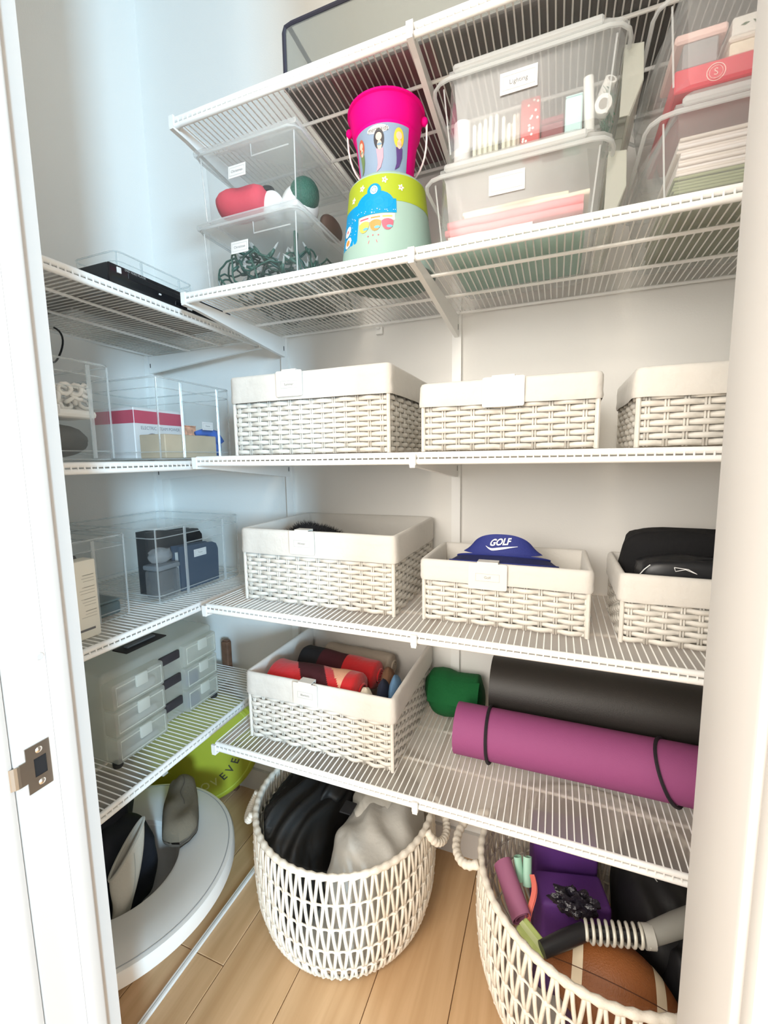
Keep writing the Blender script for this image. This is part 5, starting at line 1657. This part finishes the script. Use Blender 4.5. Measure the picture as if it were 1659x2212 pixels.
bb1 = empty('black_bag', (0.76, -0.26, 0.02), 'black satin drawstring bag in the left half of the rope basket', 'bag')
part('bag_body', bag_blob((0.728, -0.255, 0.175), (0.108, 0.205, 0.160), 4.0, 17, 0.13, (0.9, -0.35, 0.1), 2.6, B1C, 0.222), mat('black_satin_bag', (0.011, 0.0105, 0.010), 0.55, bump=(20, 0.5), spec=0.35), bb1, smooth='all')
part('bag_neck', bag_blob((0.775, -0.18, 0.29), (0.065, 0.10, 0.055), 6.0, 18, 0.14, (0.7, -0.6, 0.2), 2.2, B1C, 0.22), mat('black_satin_bag', (0.012, 0.012, 0.013), 0.42), bb1, smooth='all')
gb4 = empty('grey_bag', (0.95, -0.27, 0.02), 'light grey cloth bag in the right half of the rope basket', 'bag')
part('bag_body', bag_blob((0.962, -0.265, 0.170), (0.112, 0.200, 0.160), 9.0, 13, 0.07, (0.5, 0.8, 0.3), 2.7, B1C, 0.222), mat('pale_grey_nylon', (0.47, 0.455, 0.42), 0.55, bump=(22, 1.0)), gb4, smooth='all')
part('bag_neck', bag_blob((0.935, -0.21, 0.285), (0.075, 0.09, 0.05), 12.0, 10, 0.10, (0.8, 0.2, 0.5), 2.3, B1C, 0.22), mat('pale_grey_nylon2', (0.55, 0.53, 0.48), 0.55, bump=(22, 1.0)), gb4, smooth='all')
part('black_patch', MB().rbox(0.862, 0.895, -0.322, -0.28, 0.327, 0.331, 0.001, 1), M_BLKC, gb4)

# ------------------------------------------------------------------ gear in the right rope basket
def tbox(sx, sy, sz, loc, rot, r=0.006):
    mb = MB().rbox(-sx / 2, sx / 2, -sy / 2, sy / 2, -sz / 2, sz / 2, r, 3)
    M = Matrix.Translation(loc) @ Matrix.Rotation(rot[2], 4, 'Z') @ Matrix.Rotation(rot[1], 4, 'Y') @ Matrix.Rotation(rot[0], 4, 'X')
    return mb.xf(M), M


M_BLOCK = mat('purple_foam', (0.105, 0.028, 0.20), 0.7, bump=(300, 0.1))
for (sz, loc, rot, lab) in (((0.150, 0.085, 0.230), (1.434, -0.272, 0.156), (0, 0, math.radians(14)), 'front purple foam yoga block in the right rope basket'),
                            ((0.150, 0.085, 0.230), (1.415, -0.165, 0.222), (math.radians(3), 0, math.radians(9)), 'back purple foam yoga block standing under the shelf')):
    mb, M = tbox(*sz, loc, rot, 0.010)
    part('yoga_block', mb, M_BLOCK, None, smooth=30, label=lab, cat='yoga block', group='purple yoga blocks')

# football
fb_c = Vector((1.500, -0.415, 0.226))
fbx = (Vector((0.99, -0.06, -0.06))).normalized()
fby = Vector((0, 0, 1)).cross(fbx).normalized()
fbz = fbx.cross(fby)
FM = Matrix(((fbx.x, fby.x, fbz.x, fb_c.x), (fbx.y, fby.y, fbz.y, fb_c.y), (fbx.z, fby.z, fbz.z, fb_c.z), (0, 0, 0, 1)))
fo = empty('football', fb_c - Vector((0, 0, 0.085)), 'brown leather football with white stripes in the right rope basket', 'football')
FL, FRr = 0.126, 0.077


def fprof(x):
    t = x / FL
    return FRr * max(0.0, (1 - abs(t) ** 2.1)) ** 0.78


def fband(x0, x1, off, n=10, a0=0, a1=2 * PI, na=40):
    full = abs(a1 - a0 - 2 * PI) < 1e-6
    mb = MB()

    def f(u, v):
        x = x0 + (x1 - x0) * v
        a = a0 + (a1 - a0) * u
        r = fprof(x) + off
        return (x, r * math.cos(a), r * math.sin(a))
    mb.grid(f, na, n, wrap=full)
    return mb.xf(FM)


part('leather', fband(-FL * 0.999, FL * 0.999, 0, 36), mat('brown_leather', (0.26, 0.085, 0.022), 0.45, bump=(350, 0.35)), fo, smooth='all')
for x in (-0.072, 0.070):
    part('white_stripe', fband(x, x + 0.018, 0.0007, 3, math.radians(-40), math.radians(150), 24), mat('stripe_cream', (0.78, 0.66, 0.48), 0.6), fo, smooth='all')
for a in (0, PI / 2, PI, 3 * PI / 2):
    pts_ = [FM @ Vector((x, (fprof(x) + 0.0002) * math.cos(a + 0.6), (fprof(x) + 0.0002) * math.sin(a + 0.6))) for x in [-FL * 0.97 + FL * 1.94 * k / 30 for k in range(31)]]
    part('seam', MB().tube(pts_, 0.0009, 5), mat('seam_brown', (0.10, 0.035, 0.015), 0.7), fo, smooth=True)

# spring handle (power twister): coil, grips
t0, t1 = Vector((1.452, -0.408, 0.322)), Vector((1.562, -0.385, 0.332))
tdir = (t1 - t0).normalized()
tu = tdir.cross(Vector((0, 0, 1))).normalized()
tv = tu.cross(tdir)
sp_ = empty('spring_exerciser', (1.48, -0.355, 0.30), 'grey coil spring exerciser with dark and grey grips', 'exerciser')
hel = []
NT = 9
for k in range(NT * 16 + 1):
    a = 2 * PI * k / 16
    hel.append(t0 + (t1 - t0) * (k / (NT * 16)) + (tu * math.cos(a) + tv * math.sin(a)) * 0.0175)
part('coil', MB().tube(hel, 0.0034, 7), mat('pale_zinc', (0.62, 0.60, 0.52), 0.4, 0.2), sp_, smooth='all')
part('coil_core', MB().tube([t0, t1], 0.011, 12), M_BLK, sp_)
g0, g1 = t1, t1 + Vector((0.11, 0.06, 0.03))
part('grey_grip', MB().tube([g0, g0 + (g1 - g0) * 0.08, g0 + (g1 - g0) * 0.5, g1], [0.015, 0.018, 0.0205, 0.020], 18), mat('warm_grey_rubber', (0.24, 0.235, 0.21), 0.6), sp_, smooth=40)
part('collar', MB().tube([g0 - tdir * 0.006, g0 + tdir * 0.012], 0.0205, 16), mat('pale_zinc2', (0.45, 0.44, 0.40), 0.4), sp_, smooth=40)
part('dark_grip', MB().tube([t0, t0 + Vector((-0.035, -0.025, -0.004)), t0 + Vector((-0.078, -0.055, -0.012))], [0.015, 0.016, 0.014], 16), M_BLK, sp_, smooth=40)
# crinkled black plastic on the block
part('plastic_wrap', MB().ell((1.432, -0.352, 0.320), (0.036, 0.020, 0.026), 48, 28, lambda d: 1 + 0.75 * fnoise(d, 2.6, 3) + 0.22 * abs(fnoise(d, 7, 5))), mat('black_film', (0.012, 0.010, 0.016), 0.12, bump=(90, 1.0)), None, smooth=20, label='crinkled black plastic wrap on the purple yoga block', cat='plastic wrap')
# resistance bands at the left of the basket


def band_roll(name, a, b, r, m, label, th=0.0018, turns=2.3):
    a, b = Vector(a), Vector(b)
    t = (b - a).normalized()
    u = t.orthogonal().normalized()
    v = t.cross(u)
    N = 60
    mb = MB()
    vs = []
    for end in (a, b):
        for k in range(N + 1):
            ang = 2 * PI * turns * k / N
            rr2 = r * (0.35 + 0.65 * k / N)
            for d in (0, th):
                vs.append(end + (u * math.cos(ang) * 1.0 + v * math.sin(ang) * 0.75) * (rr2 + d))
    K = 2 * (N + 1)
    fs = []
    for k in range(N):
        i, j = 2 * k, 2 * k + 2
        fs += [(i, j, K + j, K + i), (i + 1, K + i + 1, K + j + 1, j + 1), (i, i + 1, j + 1, j), (K + i, K + j, K + j + 1, K + i + 1)]
    root = empty(name, (a + b) / 2, label, 'resistance band', 'rolled resistance bands')
    part('band', MB().add(vs, fs), m, root, smooth=40)
    return root


band_roll('resistance_band', (1.284, -0.312, 0.322), (1.334, -0.400, 0.292), 0.025, mat('mauve_rubber', (0.32, 0.11, 0.20), 0.6), 'rolled mauve resistance band against the basket wall')
band_roll('resistance_band', (1.316, -0.300, 0.338), (1.326, -0.318, 0.295), 0.011, mat('mint_rubber', (0.36, 0.62, 0.48), 0.6), 'mint green looped resistance band behind the mauve roll', turns=1.4)
band_roll('resistance_band', (1.338, -0.300, 0.345), (1.340, -0.325, 0.295), 0.011, mat('mint_rubber2', (0.40, 0.66, 0.52), 0.6), 'second mint green looped band next to the purple block', turns=1.2)
part('resistance_band', MB().grid(lambda u, v: (1.343 + 0.006 * math.sin(5 * u) + 0.010 * v, -0.325 - 0.085 * u, 0.325 - 0.05 * u + 0.01 * math.sin(PI * u) + 0.004 * v), 14, 3).grid(lambda u, v: (1.345 + 0.006 * math.sin(5 * u) + 0.010 * v, -0.325 - 0.085 * u, 0.321 - 0.05 * u + 0.01 * math.sin(PI * u) + 0.004 * v), 14, 3), mat('coral_rubber', (0.75, 0.17, 0.13), 0.6), None, smooth='all', label='coral red flat band between the mauve roll and the purple block', cat='resistance band')
mb, M = tbox(0.062, 0.032, 0.018, (1.356, -0.434, 0.292), (0.30, 0.10, math.radians(-38)), 0.005)
lm = empty('lime_pad', (1.356, -0.434, 0.28), 'pale lime foam pad by the rim of the right rope basket', 'pad')
part('pad', mb, mat('pale_lime_foam', (0.50, 0.60, 0.20), 0.7), lm, smooth=30)
part('pad_stripe', MB().rbox(-0.030, 0.030, -0.005, 0.005, 0.0088, 0.0096, 0.0003, 1).xf(M), mat('pale_lime_light', (0.62, 0.70, 0.34), 0.7), lm)
# black bag and grey things at the right
bkb = empty('black_bag', (1.58, -0.22, 0.03), 'large black bag filling the right half of the gear basket', 'bag')
part('bag_body', bag_blob((1.618, -0.195, 0.17), (0.085, 0.150, 0.160), 14.0, 9, 0.05, (0.7, 0.5, 0.2), 3.0, B2C, 0.238), mat('dull_black', (0.011, 0.011, 0.012), 0.6, bump=(30, 0.3)), bkb, smooth='all')
part('zip_line', MB().tube([(1.575, -0.20, 0.334), (1.590, -0.225, 0.334), (1.605, -0.25, 0.331)], 0.0012, 5), M_LINE, bkb)
part('bag_body_front', bag_blob((1.655, -0.345, 0.15), (0.055, 0.06, 0.14), 17.0, 7, 0.05, (0.7, 0.5, 0.2), 3.0, B2C, 0.238), mat('dull_black', (0.011, 0.011, 0.012), 0.6), bkb, smooth='all')
# fill under the gear so that nothing hangs in the air
wavy_slab('folded_towel', 1.42, 1.58, -0.440, -0.350, 0.022, 0.142, mat('plum_towel', (0.10, 0.04, 0.10), 0.95, bump=(120, 0.4)), 'dark plum towel under the football in the gear basket', 'towel', 3.0, 0.004)
wavy_slab('folded_towel', 1.345, 1.495, -0.205, -0.125, 0.014, 0.104, mat('plum_towel', (0.10, 0.04, 0.10), 0.95), 'dark plum towel under the back yoga block', 'towel', 5.0, 0.003)
wavy_slab('folded_towel', 1.355, 1.515, -0.310, -0.225, 0.014, 0.040, mat('plum_towel', (0.10, 0.04, 0.10), 0.95), 'thin plum towel under the front yoga block', 'towel', 5.0, 0.001)

# ------------------------------------------------------------------ grey tub on the floor, left
TC, TR, TZ = (0.314, -0.553), 0.296, 0.196
tb = empty('round_tub', (TC[0], TC[1], 0), 'round light grey tub with a wide flat rim on the floor', 'tub')
M_TUB = mat('light_grey_plastic', (0.80, 0.77, 0.73), 0.55, bump=(60, 0.08))
part('rim', MB().lathe([(0.150, TZ - 0.018), (0.152, TZ - 0.006), (0.160, TZ - 0.002), (0.215, TZ + 0.001), (0.222, TZ + 0.003), (TR - 0.012, TZ + 0.002), (TR - 0.004, TZ), (TR, TZ - 0.006), (TR, TZ - 0.036), (TR - 0.006, TZ - 0.040), (TR - 0.03, TZ - 0.038)], 96, (TC[0], TC[1], 0)), M_TUB, tb, smooth=35)
part('bowl', MB().lathe([(TR - 0.03, TZ - 0.038), (0.225, TZ - 0.05), (0.18, 0.07), (0.155, 0.010), (0.145, 0.0), (0, 0.0), (0, 0.008), (0.10, 0.010), (0.135, 0.06), (0.148, TZ - 0.02), (0.150, TZ - 0.018)], 72, (TC[0], TC[1], 0)), M_TUB, tb, smooth=35)
part('rim_groove', MB().lathe([(TR - 0.0155, TZ + 0.0022), (TR - 0.014, TZ + 0.0028), (TR - 0.0125, TZ + 0.0022)], 96, (TC[0], TC[1], 0)), mat('tub_line', (0.42, 0.42, 0.43), 0.6), tb)
dk = empty('dark_bag', (0.28, -0.56, 0.012), 'dark navy bag stuffed in the middle of the grey tub', 'bag')
part('bag_body', bag_blob((0.270, -0.550, 0.155), (0.100, 0.108, 0.140), 22.0, 8, 0.06, (0.4, 0.8, 0.2), 2.6, (TC[0], TC[1]), 0.124), mat('black_navy_cloth', (0.010, 0.011, 0.018), 0.85, bump=(50, 0.4)), dk, smooth='all')
part('bag_top', bag_blob((0.185, -0.550, 0.290), (0.105, 0.125, 0.085), 25.0, 9, 0.06, (0.4, 0.8, 0.2), 2.4), mat('black_navy_cloth', (0.010, 0.011, 0.018), 0.85), dk, smooth='all')
M_SUEDE = mat('taupe_suede', (0.185, 0.15, 0.105), 0.9, bump=(160, 0.3))
sl = empty('taupe_slipper', (0.36, -0.38, TZ + 0.004), 'taupe suede slipper lying on the rim of the grey tub', 'slipper')
p0, p1 = Vector((0.285, -0.300, TZ + 0.052)), Vector((0.440, -0.462, TZ + 0.034))
sdir = (p1 - p0)
su = sdir.cross(Vector((0, 0, 1))).normalized()


def slip(u, v):
    a = 2 * PI * u
    w = 0.024 + 0.024 * math.sin(PI * min(1.0, 0.12 + 0.62 * v))
    end = min(1.0, (1 - v) / 0.13) ** 0.5 if v > 0.87 else (min(1.0, v / 0.05) ** 0.5 if v < 0.05 else 1)
    hh = (0.026 + 0.006 * v) * (0.35 + 0.65 * end)
    b = p0 + sdir * v
    return b + su * (w * end * math.cos(a)) + Vector((0, 0, 1)) * (hh * (math.sin(a) if math.sin(a) > 0 else 0.55 * math.sin(a)) + 0.016 * fnoise((v * 3.2, math.cos(a), math.sin(a)), 1, 3))


part('upper', MB().grid(slip, 28, 26, wrap=True), M_SUEDE, sl, smooth='all')
part('sole', MB().grid(lambda u, v: Vector(slip(u, v)) * 1.0 + (Vector((0, 0, -0.008)) if math.sin(2 * PI * u) <= 0 else Vector((0, 0, -0.022))), 28, 26, wrap=True), mat('dark_taupe_sole', (0.11, 0.09, 0.07), 0.85), sl, smooth='all')
part('fold_line', MB().tube([slip(0.27 + 0.02 * math.sin(k), 0.12 + 0.06 * k) + Vector((0, 0, 0.001)) for k in range(9)], 0.0010, 6), mat('dark_taupe_sole', (0.11, 0.09, 0.07), 0.85), sl, smooth=True)
# pale flap (boot shaft) standing in the tub
fb_ = empty('pale_boot', (0.40, -0.60, 0.08), 'pale beige boot standing in front of the dark bag in the tub', 'boot')


def boot(u, v):
    # v: 0 bottom .. 1 top
    a = 2 * PI * u
    cx = 0.405 - 0.022 * v + 0.010 * math.sin(3 * v)
    cy = -0.615 + 0.045 * v
    wx = 0.016 + 0.010 * math.sin(PI * v)
    wy = 0.026 + 0.026 * math.sin(PI * 0.5 * v) ** 2
    z = TZ - 0.045 + 0.135 * v + 0.042 * v * math.sin(a)
    return (cx + wx * math.cos(a) * 0.8, cy + wy * math.sin(a), z)


part('shaft', MB().grid(boot, 28, 18, wrap=True), mat('pale_beige_suede', (0.52, 0.49, 0.42), 0.9, bump=(140, 0.3)), fb_, smooth='all')
part('top_edge', MB().tube([boot(k / 28, 1.0) for k in range(28)], 0.0035, 6, closed=True), mat('beige_trim', (0.42, 0.41, 0.36), 0.85), fb_, smooth=True)
part('seam', MB().tube([Vector(boot(0.02, v / 10)) + Vector((0.001, 0, 0)) for v in range(1, 10)], 0.0012, 5), mat('beige_trim', (0.42, 0.41, 0.36), 0.85), fb_, smooth=True)

# lime disc leaning in the corner
LC = Vector((0.200, -0.155, 0.223))
LN_ = Vector((0.605, -0.796, 0.0)).normalized()
LU = Vector((0, 0, 1)).cross(LN_).normalized()
LR = 0.2195
ld_ = empty('lime_disc', (0.2, -0.15, 0.0), 'lime green round play disc standing in the corner under the left shelf', 'play disc')
LM = Matrix(((LU.x, 0, LN_.x, LC.x), (LU.y, 0, LN_.y, LC.y), (LU.z, 1, LN_.z, LC.z), (0, 0, 0, 1)))
M_LIMED = mat('lime_plastic', (0.40, 0.43, 0.03), 0.5)
part('disc', MB().lathe([(0, 0.0), (LR - 0.020, 0.0), (LR - 0.012, -0.002), (LR - 0.008, -0.008), (LR - 0.002, -0.011), (LR, -0.016), (LR, -0.036), (LR - 0.006, -0.042), (0, -0.042)], 96).xf(LM), M_LIMED, ld_, smooth=35)
part('face_ring', MB().lathe([(LR - 0.026, 0.0004), (LR - 0.023, 0.0022), (LR - 0.020, 0.0004)], 96).xf(LM), mat('lime_light', (0.52, 0.60, 0.08), 0.45), ld_, smooth=True)


def arc_letter(ch, ang, rad_, size, m):
    # letter tops point towards the centre of the disc
    e = Vector((math.cos(ang), math.sin(ang)))
    tdir_ = Vector((-e.y, e.x))

    def fn(a, b):
        q = e * (rad_ - b) + tdir_ * a
        return LM @ Vector((q.x, q.y, 0.0008))
    part('letter', text_mb(ch, size, fn, 0, 0.0006), m, ld_)


for ch, dg in (('E', -54), ('V', -40), ('E', -26), ('R', -12), ('Y', 2)):
    arc_letter(ch, math.radians(dg), 0.143, 0.040, mat('black_print', (0.05, 0.05, 0.03), 0.6))
for ch, dg in (('V', -68), ('O', -82), ('L', -96)):
    arc_letter(ch, math.radians(dg), 0.143, 0.040, mat('pale_print', (0.58, 0.62, 0.22), 0.5))

# strap and buckle on the dark bag in the tub
part('strap', MB().grid(lambda u, v: (0.255 + 0.035 * u + 0.014 * v, -0.455 + 0.10 * u, 0.362 - 0.05 * u + 0.012 * math.sin(PI * u)), 12, 2), mat('grey_webbing', (0.16, 0.16, 0.14), 0.8), dk, smooth='all')
part('buckle', MB().rbox(0.282, 0.306, -0.385, -0.365, 0.322, 0.330, 0.003, 1), mat('pale_buckle', (0.55, 0.54, 0.50), 0.5), dk)

# small white shelf clips screwed to the back wall
for (x, z, lab) in ((0.872, SZ[3] - 0.022, 'white wall clip under the second highest back shelf'), (1.487, SZ[2] - 0.020, 'white wall clip under the eye-level shelf')):
    r_ = empty('wall_clip', (x, -0.005, z), lab, 'clip', 'white wall clips')
    part('clip_body', MB().rbox(x - 0.011, x + 0.011, -0.012, -0.0005, z - 0.011, z + 0.010, 0.003, 2), M_STEEL, r_, smooth=30)
    part('clip_hook', MB().rbox(x - 0.006, x + 0.006, -0.022, -0.0115, z + 0.002, z + 0.0075, 0.002, 1), M_STEEL, r_)
